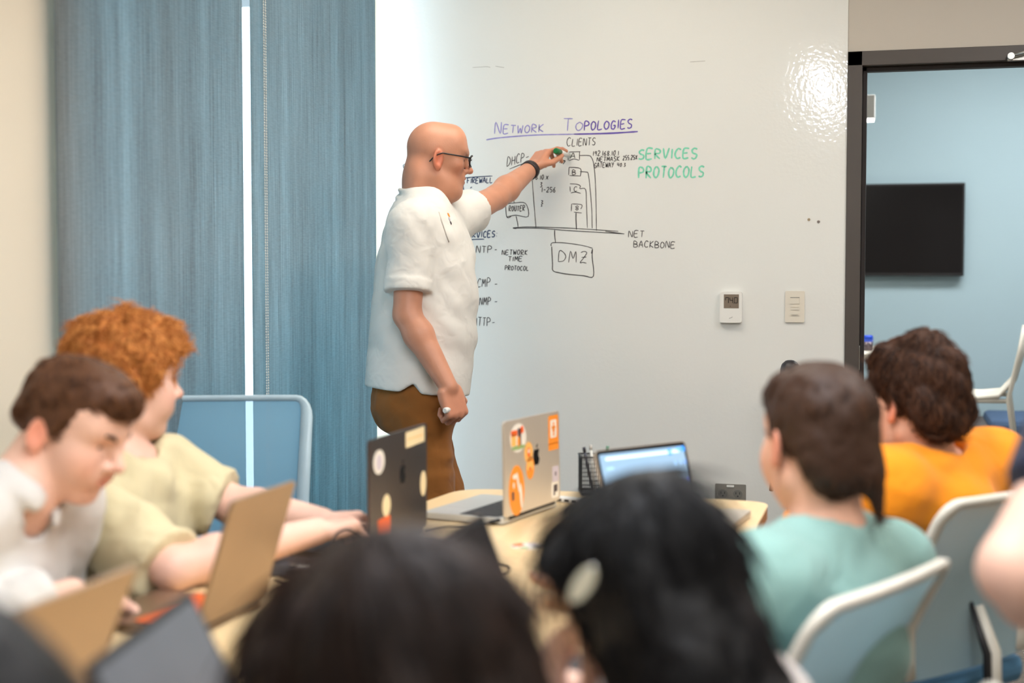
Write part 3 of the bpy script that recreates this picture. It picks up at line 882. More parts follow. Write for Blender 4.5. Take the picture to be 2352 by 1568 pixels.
M_BRASS = mat('dull_brass', rgb(176, 158, 128), 0.45, metal=0.5); M_DULL = mat('dull_bronze', rgb(140, 128, 120), 0.5, metal=0.4)
for px, py, m_, lb in ((1858, 504, M_BRASS, 'pale brass screw head on the whiteboard, left one of the pair'), (1880, 509, M_DULL, 'darker bronze screw head on the whiteboard, right one of the pair')):
    t, p = wall_thing('screw', lb, 'screw', px, py, 'screws left in the whiteboard')
    MB().tube([(0, 0, 0), (0, -0.004, 0)], [0.0055, 0.0045], 12).build('head', m_, t)
    MB().box((-0.0035, -0.0043, -0.0006), (0.0035, -0.0038, 0.0006)).build('slot', M_BLACK, t)

# ================================================================== the room behind the doorway
M_TV = mat('dark_tv_glass', rgb(12, 10, 12), 0.3, var=0.0, spec=0.25)
a = PY(2217, 419, FAR_Y - 0.07); b = PY(2213, 634, FAR_Y - 0.07)
tvh = a[2] - b[2]; tvw = tvh * 1.74
t = thing('television', 'flat black wall-mounted television on the pale blue wall', 'television', ((a[0] - tvw / 2), FAR_Y - 0.07, b[2]))
MB().bbox((-tvw / 2, 0, 0), (tvw / 2, 0.045, tvh), 0.004).build('housing', M_BLACK, t)
MB().box((-tvw / 2 + 0.012, -0.001, 0.018), (tvw / 2 - 0.012, 0.001, tvh - 0.012)).build('screen', M_TV, t)
MB().bbox((-0.2, 0.045, tvh * .3), (0.2, 0.07, tvh * .7), 0.004).build('wall_mount', M_BLACK, t)

M_STOOL = mat('off_white_moulded_plastic', rgb(226, 220, 206), 0.45)
M_STOOLD = mat('grey_bracket_plastic', rgb(110, 108, 106), 0.5)
def bar_stool(loc, rz, label):
    t = thing('bar_stool', label, 'stool', loc, rz, 'white counter stools in the blue room')
    sh = 0.72
    prof = [(0.20, 0.004), (0.19, 0.014), (0.10, 0.008), (-0.05, 0.0), (-0.15, 0.012), (-0.20, 0.07), (-0.235, 0.20), (-0.255, 0.33)]   # forward, up
    vs = []; fs = []; n = len(prof)
    for k, (f, u) in enumerate(prof):
        w = 0.215 - (0.02 if k < 2 else 0) - (0.03 if k == n - 1 else 0)
        for th in (0, 0.02):
            for sx in (-1, -0.5, 0, 0.5, 1):
                dish = 0.012 * (1 - sx * sx)
                vs.append((sx * w, f, sh + u - th - dish if k < 5 else sh + u - dish) if k < 5 else (sx * w, f - th + 0.0 - dish, sh + u))
    def id_(k, th, s): return k * 10 + th * 5 + s
    for k in range(n - 1):
        for s_ in range(4):
            fs.append((id_(k, 0, s_), id_(k, 0, s_ + 1), id_(k + 1, 0, s_ + 1), id_(k + 1, 0, s_)))
            fs.append((id_(k, 1, s_), id_(k + 1, 1, s_), id_(k + 1, 1, s_ + 1), id_(k, 1, s_ + 1)))
        for s_ in (0, 4):
            fs.append((id_(k, 0, s_), id_(k + 1, 0, s_), id_(k + 1, 1, s_), id_(k, 1, s_)))
    for k in (0, n - 1):
        for s_ in range(4):
            fs.append((id_(k, 0, s_), id_(k, 0, s_ + 1), id_(k, 1, s_ + 1), id_(k, 1, s_)))
    MB().add(vs, fs, True).build('shell', M_STOOL, t)
    for sx in (-1, 1):
        MB().tube([(sx * 0.205, -0.262, sh + 0.335), (sx * 0.215, -0.24, sh + 0.2), (sx * 0.215, -0.195, sh - 0.01), (sx * 0.225, -0.29, 0.0)], 0.012, 8).build('leg', M_STOOL, t)
        MB().tube([(sx * 0.2, 0.16, sh - 0.02), (sx * 0.225, 0.27, 0.0)], 0.012, 8).build('leg', M_STOOL, t)
        MB().tube([(sx * 0.215, -0.24, 0.28), (sx * 0.215, 0.225, 0.28)], 0.009, 8).build('side_rail', M_STOOL, t)
        MB().tube([(sx * 0.205, -0.2, sh - 0.02), (sx * 0.205, 0.16, sh - 0.025)], 0.011, 8).build('seat_rail', M_STOOL, t)
        MB().prism([(0.03, 0), (-0.03, 0), (0.0, -0.035)], -0.006, 0.006, M=lambda v, sx=sx: A(sx * 0.205 + v[2], v[0] - 0.0, sh - 0.03 + v[1])).build('bracket', M_STOOLD, t)
    MB().tube([(-0.22, 0.225, 0.28), (0.22, 0.225, 0.28)], 0.009, 8).build('foot_rail', M_CHROME, t)
    MB().tube([(-0.215, -0.24, 0.28), (0.215, -0.24, 0.28)], 0.009, 8).build('foot_rail', M_CHROME, t)
    return t
s0 = P(2315, 905, 7.1)
bar_stool((s0[0] - 0.19, s0[1] + 0.0, 0), math.radians(85), 'white counter stool standing right of the boy in orange, behind the doorway')
M_BENCH = mat('charcoal_upholstery', rgb(92, 86, 84), 0.85, bump=0.15, bscale=400)
M_BENCHB = mat('denim_blue_upholstery', rgb(72, 96, 128), 0.85, bump=0.15, bscale=400)
def lounge_seat(px, top_y, d, w, m_, label):
    q = P(px, top_y, d)
    t = thing('lounge_seat', label, 'seat', (q[0], q[1] + 0.3, 0), group='low lounge seats in the blue room')
    MB().bbox((-w / 2, -0.3, q[2] - 0.17), (w / 2, 0.3, q[2]), 0.03).build('cushion', m_, t)
    MB().bbox((-w / 2 + 0.02, -0.28, 0.10), (w / 2 - 0.02, 0.28, q[2] - 0.175), 0.01).build('base', M_BENCH, t)
    for sx in (-1, 1):
        for sy in (-1, 1):
            MB().tube([(sx * (w / 2 - 0.05), sy * 0.24, 0.1), (sx * (w / 2 - 0.05), sy * 0.24, 0)], 0.015, 8).build('foot', M_CHROME, t)
lounge_seat(2215, 977, 7.75, 0.40, M_BENCH, 'charcoal lounge seat low against the blue wall')
lounge_seat(2350, 966, 7.6, 0.34, M_BENCHB, 'denim blue lounge seat beside the charcoal one')
# counter height table with a can
M_TABLE2 = mat('white_laminate', rgb(232, 226, 212), 0.4)
q = PZ(2040, 812, 0.93)
tb = thing('counter_table', 'white counter-height table just inside the blue room', 'table', (q[0] - 0.45, q[1] + 0.35, 0))
MB().bbox((-0.55, -0.35, 0.90), (0.50, 0.35, 0.93), 0.006).build('tabletop', M_TABLE2, tb)
MB().bbox((0.40, -0.33, 0.02), (0.48, 0.33, 0.90), 0.006).build('end_panel', M_BEIGE, tb)
MB().bbox((-0.53, -0.33, 0.02), (-0.45, 0.33, 0.90), 0.006).build('end_panel', M_BEIGE, tb)
q2 = PZ(1993, 806, 0.93)
cn = thing('drink_can', 'small dark can with a blue top standing on the counter table', 'can', (q2[0], q2[1] + 0.04, 0.93))
MB().tube([(0, 0, 0), (0, 0, 0.004), (0, 0, 0.045), ], [0.022, 0.026, 0.026], 16).build('lower_body', mat('dark_can_print', rgb(88, 78, 84), 0.3, metal=0.4, var=0.4, vscale=60), cn)
MB().tube([(0, 0, 0.045), (0, 0, 0.07), (0, 0, 0.078)], [0.026, 0.026, 0.021], 16).build('upper_body', mat('blue_can_print', rgb(26, 70, 190), 0.3, metal=0.3), cn)

# ================================================================== conference table
def wood_mat():
    m, nt, b, out = newmat('maple_laminate')
    n, l = nt.nodes, nt.links
    tc = n.new('ShaderNodeTexCoord'); mp = n.new('ShaderNodeMapping'); mp.inputs['Scale'].default_value = (14, 0.8, 14)
    l.new(tc.outputs['Object'], mp.inputs['Vector'])
    ns = n.new('ShaderNodeTexNoise'); ns.inputs['Scale'].default_value = 3; ns.inputs['Detail'].default_value = 6; ns.inputs['Distortion'].default_value = 0.4
    l.new(mp.outputs['Vector'], ns.inputs['Vector'])
    cr = n.new('ShaderNodeValToRGB')
    cr.color_ramp.elements[0].position = .3; cr.color_ramp.elements[0].color = (*rgb(247, 212, 158), 1)
    cr.color_ramp.elements[1].position = .75; cr.color_ramp.elements[1].color = (*rgb(250, 220, 170), 1)
    l.new(ns.outputs['Fac'], cr.inputs['Fac']); l.new(cr.outputs['Color'], b.inputs['Base Color'])
    b.inputs['Roughness'].default_value = 0.32
    return m
M_WOOD = wood_mat()
M_WOODEDGE = mat('maple_edge_band', rgb(196, 140, 84), 0.45, var=0.1, vscale=3, stretch=(1, 1, 20))
M_LEG = mat('grey_powder_coat', rgb(120, 120, 122), 0.5)
TZ = 0.74
def round_poly(pts, r, n=6):
    out = []
    N = len(pts)
    for i in range(N):
        p = A(*pts[i]); a = A(*pts[i - 1]); c = A(*pts[(i + 1) % N])
        u = nrm(a - p); w = nrm(c - p)
        rr = r[i] if not np.isscalar(r) else r
        p0 = p + u * rr; p1 = p + w * rr
        for k in range(n + 1):
            t = k / n
            out.append(tuple((1 - t) ** 2 * p0 + 2 * t * (1 - t) * p + t * t * p1))
    return out
tpts = [(-0.297, 0.86), (-0.297, 3.64), (-0.70, 3.70), (-1.12, 3.66), (-1.24, 2.6), (-1.29, 1.7), (-1.27, 0.86)]
tout = round_poly(tpts, [.06, .06, .2, .09, .3, .3, .06])
tab = thing('conference_table', 'long maple conference table with laptops on it', 'table', (-0.78, 2.2, 0))
worldize(MB().prism(tout, TZ - 0.004, TZ).build('tabletop', M_WOOD, tab))
worldize(MB().prism([(-0.78 + (x + 0.78) * 0.999, 2.2 + (y - 2.2) * 0.999) for x, y in tout], TZ - 0.032, TZ - 0.004).build('edge_band', M_WOODEDGE, tab))
for yy in (1.2, 3.25):
    worldize(MB().bbox((-0.83, yy - 0.22, 0.03), (-0.73, yy + 0.22, TZ - 0.032), 0.01).build('leg', M_LEG, tab))
    worldize(MB().bbox((-1.1, yy - 0.05, 0), (-0.46, yy + 0.05, 0.03), 0.008).build('foot', M_LEG, tab))

# ================================================================== office chairs
M_CHAIRW = mat('off_white_chair_frame', rgb(232, 226, 212), 0.4)
M_CHAIRSEAT = mat('blue_grey_seat_fabric', rgb(74, 118, 150), 0.9, bump=0.2, bscale=500)
def mesh_mat(name, c, trans):
    m, nt, b, out = newmat(name)
    n, l = nt.nodes, nt.links
    b.inputs['Base Color'].default_value = (*c, 1); b.inputs['Roughness'].default_value = 0.55
    tl = n.new('ShaderNodeBsdfTranslucent'); tl.inputs[0].default_value = (*[x * .8 for x in c], 1)
    m1 = n.new('ShaderNodeMixShader'); m1.inputs[0].default_value = 0.35
    l.new(b.outputs[0], m1.inputs[1]); l.new(tl.outputs[0], m1.inputs[2])
    tr = n.new('ShaderNodeBsdfTransparent'); mx = n.new('ShaderNodeMixShader')
    mx.inputs[0].default_value = trans; l.new(m1.outputs[0], mx.inputs[1]); l.new(tr.outputs[0], mx.inputs[2]); l.new(mx.outputs[0], out.inputs['Surface'])
    return m
M_MESHB = mesh_mat('blue_chair_mesh', rgb(150, 202, 230), 0.16)
M_MESHG = mesh_mat('blue_grey_chair_mesh', rgb(178, 208, 218), 0.05)

def office_chair(loc, rz, label, top=0.92, mesh=None, frame=None, lean=0.10):
    frame = frame or M_CHAIRW; mesh = mesh or M_MESHG
    t = thing('office_chair', label, 'chair', loc, rz, 'mesh-back office chairs around the table')
    zb = 0.50; H = top - zb
    def bp(u, v):      # u -1..1 across, v 0..1 up : point on the back surface
        w = 0.205 + 0.028 * v - 0.01 * v * v
        y = -0.205 - lean * v + 0.035 * math.sin(v * math.pi) - 0.012 * (1 - u * u)
        return A(u * w, y, zb + H * v)
    # flat frame bar around the edge
    path = []
    rc = 0.12
    for v in np.linspace(0.04, 1 - rc, 9): path.append(bp(-1, v))
    for a in np.linspace(0, math.pi / 2, 6)[1:]: path.append(bp(-1 + rc * 1.6 * (1 - math.cos(a)), 1 - rc + rc * math.sin(a)))
    for u in np.linspace(-1 + rc * 1.6, 1 - rc * 1.6, 8)[1:]: path.append(bp(u, 1))
    for a in np.linspace(math.pi / 2, 0, 6)[1:]: path.append(bp(1 - rc * 1.6 * (1 - math.cos(a)), 1 - rc + rc * math.sin(a)))
    for v in np.linspace(1 - rc, 0.04, 9)[1:]: path.append(bp(1, v))
    fb = MB()
    vs = []; n = len(path)
    for i, p in enumerate(path):
        tg = nrm(path[min(i + 1, n - 1)] - path[max(i - 1, 0)])
        out_ = nrm(np.cross(tg, A(0, 1, 0))); dp = A(0, 1, 0)
        wd_ = -0.012 - 0.018 * abs(tg[2]) ** 2
        if np.dot(out_, p - A(0, p[1], zb + H * .5)) < 0: out_ = -out_
        for (o, d) in ((wd_, -0.006), (wd_, 0.006), (-0.002, 0.010), (0.005, 0.006), (0.005, -0.006), (-0.002, -0.010)):
            vs.append(p + out_ * o + dp * d)
    fs = [(i * 6 + k, i * 6 + (k + 1) % 6, (i + 1) * 6 + (k + 1) % 6, (i + 1) * 6 + k) for i in range(n - 1) for k in range(6)]
    fs += [tuple(range(5, -1, -1)), tuple((n - 1) * 6 + k for k in range(6))]
    fb.add(vs, fs, True).build('back_frame', frame, t)
    g = MB(); vs = []; fs = []; nu, nv = 14, 16
    for th in (0, 0.003):
        for j in range(nv + 1):
            for i in range(nu + 1):
                v = j / nv; u = -1 + 2 * i / nu
                lim = 0.985 if v < 1 - rc else 1 - rc * 1.6 * (1 - math.sqrt(max(0, 1 - ((v - 1 + rc) / rc) ** 2)))
                p = bp(max(-lim, min(lim, u)) * 0.985, 0.03 + v * 0.96); p[1] += th
                vs.append(p)
    o2 = (nv + 1) * (nu + 1)
    for j in range(nv):
        for i in range(nu):
            a = j * (nu + 1) + i
            fs.append((a, a + 1, a + nu + 2, a + nu + 1))
    g.add(vs[:o2], fs, True).build('back_mesh', mesh, t)
    MB().bbox((-0.235, -0.20, 0.435), (0.235, 0.25, 0.50), 0.025).build('seat', M_CHAIRSEAT, t)
    MB().tube([(0.012, -0.225, zb + 0.14), (0.012, -0.262, zb + 0.05), (0.012, -0.265, zb - 0.03), (0.01, -0.20, 0.42), (0, 0, 0.41)], [0.012, 0.018, 0.020, 0.022, 0.022], 10, flat=(A(0, 1, 0), .7)).build('back_spine', frame, t)
    MB().tube([(-0.012, -0.222, zb + 0.15), (-0.012, -0.262, zb + 0.05), (-0.012, -0.265, zb - 0.03), (-0.012, -0.20, 0.42), (0, 0, 0.40)], [0.005, 0.009, 0.010, 0.012, 0.02], 8).build('spine_strip', M_BLACK, t)
    MB().tube([(0, 0, 0.435), (0, 0, 0.11)], [0.03, 0.026], 12).build('stem', M_CHROME, t)
    for k in range(5):
        a = 2 * math.pi * k / 5 + 0.3
        e = (0.30 * math.cos(a), 0.30 * math.sin(a), 0.075)
        lg = MB().tube([(0, 0, 0.115), e], [0.026, 0.016], 8).build('leg', frame, t)
        MB().tube([(e[0] - 0.012 * math.sin(a), e[1] + 0.012 * math.cos(a), 0.03), (e[0] + 0.012 * math.sin(a), e[1] - 0.012 * math.cos(a), 0.03)], 0.03, 12).build('caster', M_BLACK, lg)
    return t
def chair_at(pc, facing, label, **kw):
    """pc: where the middle of the top edge of the back is; facing: direction the sitter looks"""
    f = nrm(A(facing[0], facing[1], 0)); rz = math.atan2(-f[0], f[1])
    q = pc + f * (0.205 + kw.get('lean', 0.10))
    kw['top'] = float(pc[2])
    return office_chair((q[0], q[1], 0), rz, label, **kw)
chair_at(P(532, 912, 4.0), (0.33, -0.94), 'empty light blue mesh office chair in front of the window shades', mesh=M_MESHB, frame=mat('window_lit_chair_frame', rgb(190, 212, 222), 0.35))  # pale blue of the window light is put into the frame colour
tc0 = P(1895, 1392, 1.93); tc1 = P(2175, 1283, 2.25)
chair_at((tc0 + tc1) / 2, (-(tc1 - tc0)[1], (tc1 - tc0)[0]), 'white-framed office chair under the boy in the mint shirt', mesh=M_MESHG)
oc0 = P(2165, 1142, 2.76) + A(.03, -.022, 0); oc1 = P(2400, 1110, 2.98) + A(.03, -.022, 0)
chair_at((oc0 + oc1) / 2, (-(oc1 - oc0)[1], (oc1 - oc0)[0]), 'white-framed office chair of the boy in orange', mesh=M_MESHG)
chair_at(A(-1.885, 2.15, 0.86), (1, 0.05), 'office chair of the boy in the white shirt', mesh=M_MESHB)
chair_at(A(-1.90, 2.72, 0.86), (1, 0.1), 'office chair of the red-haired boy', mesh=M_MESHB)
chair_at(A(0.10, 1.58, 0.83), (-1, 0.1), 'office chair of the black-haired person with the hair clip', mesh=M_MESHG)
chair_at(A(0.06, 1.04, 0.80), (-1, 0.1), 'office chair of the brown-haired person at the bottom centre', mesh=M_MESHG)
chair_at(A(-0.53, 0.22, 0.82), (-0.1, 1), 'office chair of the dark-haired person at the near end of the table', mesh=M_MESHG)

# ================================================================== laptops
M_SILVER = mat('silver_aluminium', rgb(222, 212, 198), 0.38, metal=0.6, var=0.02)
M_SPACE = mat('space_grey_aluminium', rgb(92, 84, 82), 0.34, metal=0.85, var=0.04)
M_GRAPH = mat('graphite_laptop_shell', rgb(150, 128, 108), 0.36, metal=0.9, var=0.04)
M_KEYS = mat('dark_key_plastic', rgb(44, 46, 52), 0.5)
M_ORANGEKEY = mat('orange_key_cover', rgb(250, 104, 30), 0.5, var=0.15)
M_SCREENOFF = mat('dark_screen_glass', rgb(34, 30, 30), 0.12, var=0.0)
M_SCREENGREY = mat('dimmed_grey_screen', rgb(70, 72, 76), 0.35, var=0.1, vscale=12, emit=rgb(120, 122, 126), estr=0.35)
M_BEZEL = mat('black_bezel', rgb(18, 17, 18), 0.3)
M_RUBBER = mat('dark_rubber', rgb(34, 30, 28), 0.8)

def laptop(hinge, rz, label, w=0.305, dp=0.215, lh=0.212, lean=15, body=None, base=None, screen=None, keys='mass', group='laptops on the conference table', thick=0.0055):
    """hinge: (x,y) of the hinge middle on the table; local +y runs toward the user"""
    body = body or M_SILVER; base = base or body; screen = screen or M_SCREENOFF
    t = thing('laptop', label, 'laptop', (hinge[0], hinge[1], TZ + 0.002), rz, group)
    bb = MB().prism(rrect(w, dp, 0.012, cy=dp / 2), 0.0015, 0.0145).build('base', base, t)
    for sx in (-1, 1):
        for y in (0.03, dp - 0.03):
            MB().tube([(sx * (w / 2 - 0.03), y, 0), (sx * (w / 2 - 0.03), y, 0.002)], 0.008, 8).build('rubber_foot', M_RUBBER, bb)
    kw, kd = w - 0.03, 0.098
    MB().prism(rrect(kw + 0.006, kd + 0.006, 0.004, cy=0.022 + kd / 2), 0.0140, 0.0149).build('keyboard_well', M_BLACK, bb)
    if keys == 'mass':
        m = MB()
        for r in range(6):
            nk = 13 if r < 5 else 8
            for c in range(nk):
                ww = kw / nk
                m.box((-kw / 2 + ww * c + 0.0012, 0.022 + kd / 6 * r + 0.001, 0.0145), (-kw / 2 + ww * (c + 1) - 0.0012, 0.022 + kd / 6 * (r + 1) - 0.001, 0.0160))
        m.build('keys', M_KEYS, bb, kind='stuff')
    else:
        for r in range(6):
            nk = 13 if r < 5 else 8
            ww = kw / nk
            me = MB().bbox((-ww / 2 + 0.0012, -kd / 12 + 0.001, 0), (ww / 2 - 0.0012, kd / 12 - 0.001, 0.0022), 0.0008).mesh('key')
            me.materials.append(keys)
            for c in range(nk):
                o = bpy.data.objects.new('key', me); o.location = (-kw / 2 + ww * (c + .5), 0.022 + kd / 6 * (r + .5), 0.0147); link(o, bb)
    MB().prism(rrect(0.11, 0.072, 0.003, cy=0.022 + kd + 0.047), 0.0143, 0.0148).build('trackpad', base, bb)
    MB().tube([(-w * 0.4, 0.0, 0.0125), (w * 0.4, 0.0, 0.0125)], 0.0055, 10).build('hinge', M_BLACK, t)
    a = math.radians(lean); ca, sa = math.cos(a), math.sin(a)
    def L(v):   # lid space: x, up along the lid (v[1]), v[2] outward (away from the user)
        return A(v[0], -v[1] * sa - v[2] * ca, 0.0165 + v[1] * ca - v[2] * sa)
    lid = MB().prism(rrect(w, lh, 0.010, cy=lh / 2), 0.0, thick, M=L).build('lid', body, t)
    MB().prism(rrect(w - 0.003, lh - 0.003, 0.009, cy=lh / 2), -0.0008, 0.0, M=L).build('bezel', M_BEZEL, lid)
    MB().prism(rrect(w - 0.018, lh - 0.026, 0.004, cy=lh / 2 + 0.003), -0.0012, -0.0007, M=L).build('screen', screen, lid)

    return t, lid, L, w, lh
def sticker(lid, L, w, lh, u, v, sw, sh, m, shape='rect', lift=0.0058, name='sticker', rot=0.0, label=None, mirror=True):
    """u from the near/left end (0) to the other (1), v up; on the outer face"""
    cx, cy = (u - .5) * w, v * lh
    if shape == 'rect': pts = rrect(sw, sh, min(sw, sh) * 0.12, 3)
    elif shape == 'ell': pts = [(sw / 2 * math.cos(i * math.pi / 14), sh / 2 * math.sin(i * math.pi / 14)) for i in range(28)]
    else: pts = [(x * sw, y * sh) for x, y in shape]
    c, s = math.cos(rot), math.sin(rot)
    pts = [(cx + x * c - y * s, cy + x * s + y * c) for x, y in pts]
    return MB().prism(pts, lift - 0.0004, lift, M=L).build(name, m, lid, label=label)
APPLE = [(0, .30), (.12, .36), (.28, .36), (.40, .26), (.30, .12), (.30, -.04), (.44, -.18), (.34, -.38), (.20, -.5), (.06, -.46), (-.08, -.46), (-.22, -.5), (-.36, -.36), (-.46, -.1), (-.44, .16), (-.30, .34), (-.14, .36)]
LEAF = [(.0, .40), (.02, .52), (.16, .64), (.18, .54), (.12, .44)]
M_LOGO = mat('black_mirror_logo', rgb(20, 20, 22), 0.15)
M_STW = mat('white_sticker', rgb(238, 232, 220), 0.5); M_STC = mat('cream_sticker', rgb(240, 220, 176), 0.5)
M_STO = mat('orange_sticker', rgb(255, 150, 40), 0.5); M_STRO = mat('red_orange_sticker', rgb(250, 100, 24), 0.5)
M_STP = mat('pale_lilac_sticker', rgb(206, 196, 206), 0.5); M_STD = mat('dark_sticker_print', rgb(70, 60, 66), 0.5); M_STG = mat('green_sticker_print', rgb(150, 176, 110), 0.5)
M_STY = mat('light_orange_sticker', rgb(255, 190, 100), 0.5)

# silver laptop with stickers, open toward the window
e0 = PZ(1157, 1197, TZ + 0.01); e1 = PZ(1281, 1154, TZ + 0.01); ec = (e0 + e1) / 2; ed = e1 - e0
t, lid, L, w, lh = laptop(ec[:2], math.atan2(ed[1], ed[0]), 'silver laptop with orange and white stickers on its lid', w=0.304, lh=0.222, lean=-1, body=M_SILVER, base=mat('pale_silver_deck', rgb(206, 208, 206), 0.4, metal=0.4, var=0.02))
def st(*a, **k): return sticker(lid, L, w, lh, *a, **k)
st(.56, .56, 0.040, 0.046, M_LOGO, APPLE, name='emblem'); st(.56, .56, 0.040, 0.046, M_LOGO, LEAF, name='emblem_leaf')
o = st(.885, .80, 0.058, 0.072, M_STO, label='orange sticker with a white T panel'); 
st(.885, .812, 0.036, 0.044, M_STW, lift=0.0062, name='sticker_panel')
st(.885, .826, 0.022, 0.006, M_STO, lift=0.0066, name='letter_bar'); st(.885, .808, 0.007, 0.034, M_STO, lift=0.0066, name='letter_stem'); st(.885, .795, .014, .004, M_STO, lift=0.0066, name='letter_foot')
st(.885, .615, 0.058, 0.018, M_STO, label='orange sticker strip'); 
st(.24, .80, 0.086, 0.068, M_STW, 'ell', label='white die-cut sticker with orange and dark shapes')
st(.17, .855, .032, .014, M_STRO, lift=.0062, name='sticker_print'); st(.30, .875, .020, .016, M_STRO, lift=.0062, name='sticker_print', rot=.3); st(.26, .81, .018, .040, M_STD, lift=.0062, name='sticker_print')
st(.245, .76, .014, .026, M_STO, lift=.0064, name='sticker_print', shape='ell'); st(.16, .79, .024, .03, M_STY, lift=.0062, name='sticker_print'); st(.24, .70, .074, .010, M_STG, lift=.0064, name='sticker_print', shape='ell')
st(.42, .615, 0.046, 0.052, M_STY, 'ell', label='light orange round sticker'); st(.42, .62, .014, .024, M_STRO, lift=.0062, name='sticker_print', shape='ell'); st(.42, .632, .008, .010, M_STW, lift=.0066, name='sticker_print', shape='ell')
st(.445, .45, 0.044, 0.056, M_STO, 'ell', label='small orange oval sticker'); st(.44, .47, .034, .020, M_STY, lift=.0062, name='sticker_print'); st(.44, .44, .010, .008, M_STRO, lift=.0066, name='sticker_print')
st(.20, .25, 0.082, 0.118, M_STO, 'ell', label='large orange oval sticker with a white sweep')
st(.17, .40, .022, .012, M_STW, lift=.0062, name='sticker_print', shape='ell'); st(.225, .33, .009, .050, M_STW, lift=.0062, name='sticker_print', rot=.25, shape='ell'); st(.275, .18, .013, .060, M_STW, lift=.0062, name='sticker_print', rot=.1, shape='ell'); st(.135, .20, .012, .020, M_STD, lift=.0062, name='sticker_print'); st(.15, .31, .008, .014, M_STW, lift=.0062, name='sticker_print', shape='ell')
st(.915, .30, 0.036, 0.040, M_STP, label='pale lilac label sticker'); st(.915, .305, .006, .010, M_STD, lift=.0062, name='sticker_print'); st(.90, .13, 0.040, 0.040, M_STW, label='white label sticker with dark block'); st(.91, .145, .022, .018, M_STD, lift=.0062, name='sticker_print'); st(.885, .09, .008, .010, M_STD, lift=.0062, name='sticker_print')

# dark laptop with pale stickers in front of the red-haired boy
t, lid, L, w, lh = laptop((-1.015, 2.845), math.radians(89), 'dark laptop with cream stickers and an orange patch on its lid', w=0.345, dp=0.235, lh=0.228, lean=0, body=M_SPACE)
st(.78, .90, .12, .034, M_STC, label='cream rectangular sticker', rot=.02); st(.78, .90, .10, .002, M_STY, lift=.0062, name='sticker_print')
st(.15, .78, .062, .050, M_STW, 'ell', label='white oval sticker with grey print'); st(.15, .775, .034, .034, M_STP, lift=.0062, name='sticker_print', shape='ell')
st(.55, .60, .040, .046, M_LOGO, APPLE, name='emblem'); st(.55, .60, .040, .046, M_LOGO, LEAF, name='emblem_leaf')
st(.27, .36, .046, .046, M_STC, 'ell', label='cream oval sticker'); st(.23, .17, .070, .042, M_STRO, label='bright orange rectangular sticker'); st(.93, .42, .038, .056, M_STC, 'ell', label='cream oval sticker near the edge')
wr = MB().prism([(x * .04, y * .012) for x, y in [(math.cos(a), math.sin(a)) for a in np.linspace(0, 2 * math.pi, 24)[:-1]]], .0150, .0154, M=lambda v: A(v[0] - 0.10, v[1] + 0.215, v[2]))
wr.build('palmrest_sticker', M_STW, t, label='white sticker on the palm rest')

# copper-toned laptop with orange keys in front of the boy in white
c0_ = PZ(474, 1448, TZ + 0.012); c1_ = PZ(578, 1378, TZ + 0.012); cc = (c0_ + c1_) / 2
laptop(cc[:2], math.radians(89), 'laptop with bright orange keys in front of the boy in white', w=0.235, dp=0.205, lh=0.216, lean=17, body=M_GRAPH, keys=M_ORANGEKEY)
# laptop with a lit screen near the far end of the table
f0 = P(1367, 1028, 2.95); f1 = P(1571, 1011, 3.12); fd = f1 - f0
def screen_mat():
    m, nt, b, out = newmat('lit_blue_screen')
    n, l = nt.nodes, nt.links
    b.inputs['Base Color'].default_value = (.02, .02, .02, 1); b.inputs['Roughness'].default_value = .2
    b.inputs['Emission Color'].default_value = (*rgb(176, 214, 246), 1); b.inputs['Emission Strength'].default_value = 0.95
    m.cycles.emission_sampling = 'NONE'
    return m
M_SCREENLIT = screen_mat()
fl = 0.205; fa = 17
fm = (f0 + f1) / 2; uy = nrm(A(fd[1], -fd[0], 0)); fm = fm + uy * fl * math.sin(math.radians(fa))
t, lid, L, w, lh = laptop(fm[:2], math.atan2(-fd[1], -fd[0]), 'laptop with a lit pale blue screen at the far end', w=0.27, dp=0.2, lh=fl, lean=fa, body=M_SILVER, screen=M_SCREENLIT)
def scr(u, v, sw, sh, c, nm='screen_block', es=.9):
    m = mat('screen_icon', c, .3, emit=c, estr=es, var=0)
    return MB().prism(rrect(sw, sh, min(sw, sh) * .2, 2, cx=(.5 - u) * w, cy=v * lh), -.0016, -.0011, M=L).build(nm, m, lid)
scr(.50, .90, .22, .006, rgb(206, 228, 248)); scr(.80, .90, .012, .014, rgb(60, 140, 230)); scr(.90, .92, .010, .01, rgb(90, 160, 235)); scr(.955, .92, .012, .012, rgb(60, 140, 230))
for i, (u, v, c) in enumerate(((.84, .78, (140, 180, 220)), (.90, .78, (140, 180, 220)), (.95, .78, (120, 160, 215)), (.84, .6, (120, 150, 220)), (.9, .6, (130, 120, 200)), (.95, .6, (110, 130, 220)), (.84, .47, (200, 90, 90)), (.9, .47, (150, 110, 140)), (.95, .47, (60, 110, 190)))):
    scr(u, v, .008, .010, rgb(*c), 'screen_icon')
scr(.48, .55, .014, .02, rgb(130, 150, 190)); scr(.57, .58, .018, .024, rgb(130, 140, 180)); scr(.12, .80, .02, .005, rgb(150, 190, 225)); scr(.12, .66, .02, .005, rgb(160, 196, 228))
# dark screen laptop of the black-haired person
laptop((-0.520, 1.895), math.radians(-91), 'open laptop with a black screen, beside the black-haired person', w=0.31, dp=0.22, lh=0.216, lean=21, body=M_GRAPH, screen=M_SCREENOFF)
# grey screen laptop of the person at the bottom centre
laptop((-0.655, 1.335), math.radians(-80), 'open laptop with a dim grey screen near the bottom edge', w=0.31, dp=0.22, lh=0.222, lean=26, body=M_SPACE, base=M_GRAPH, screen=M_SCREENGREY)
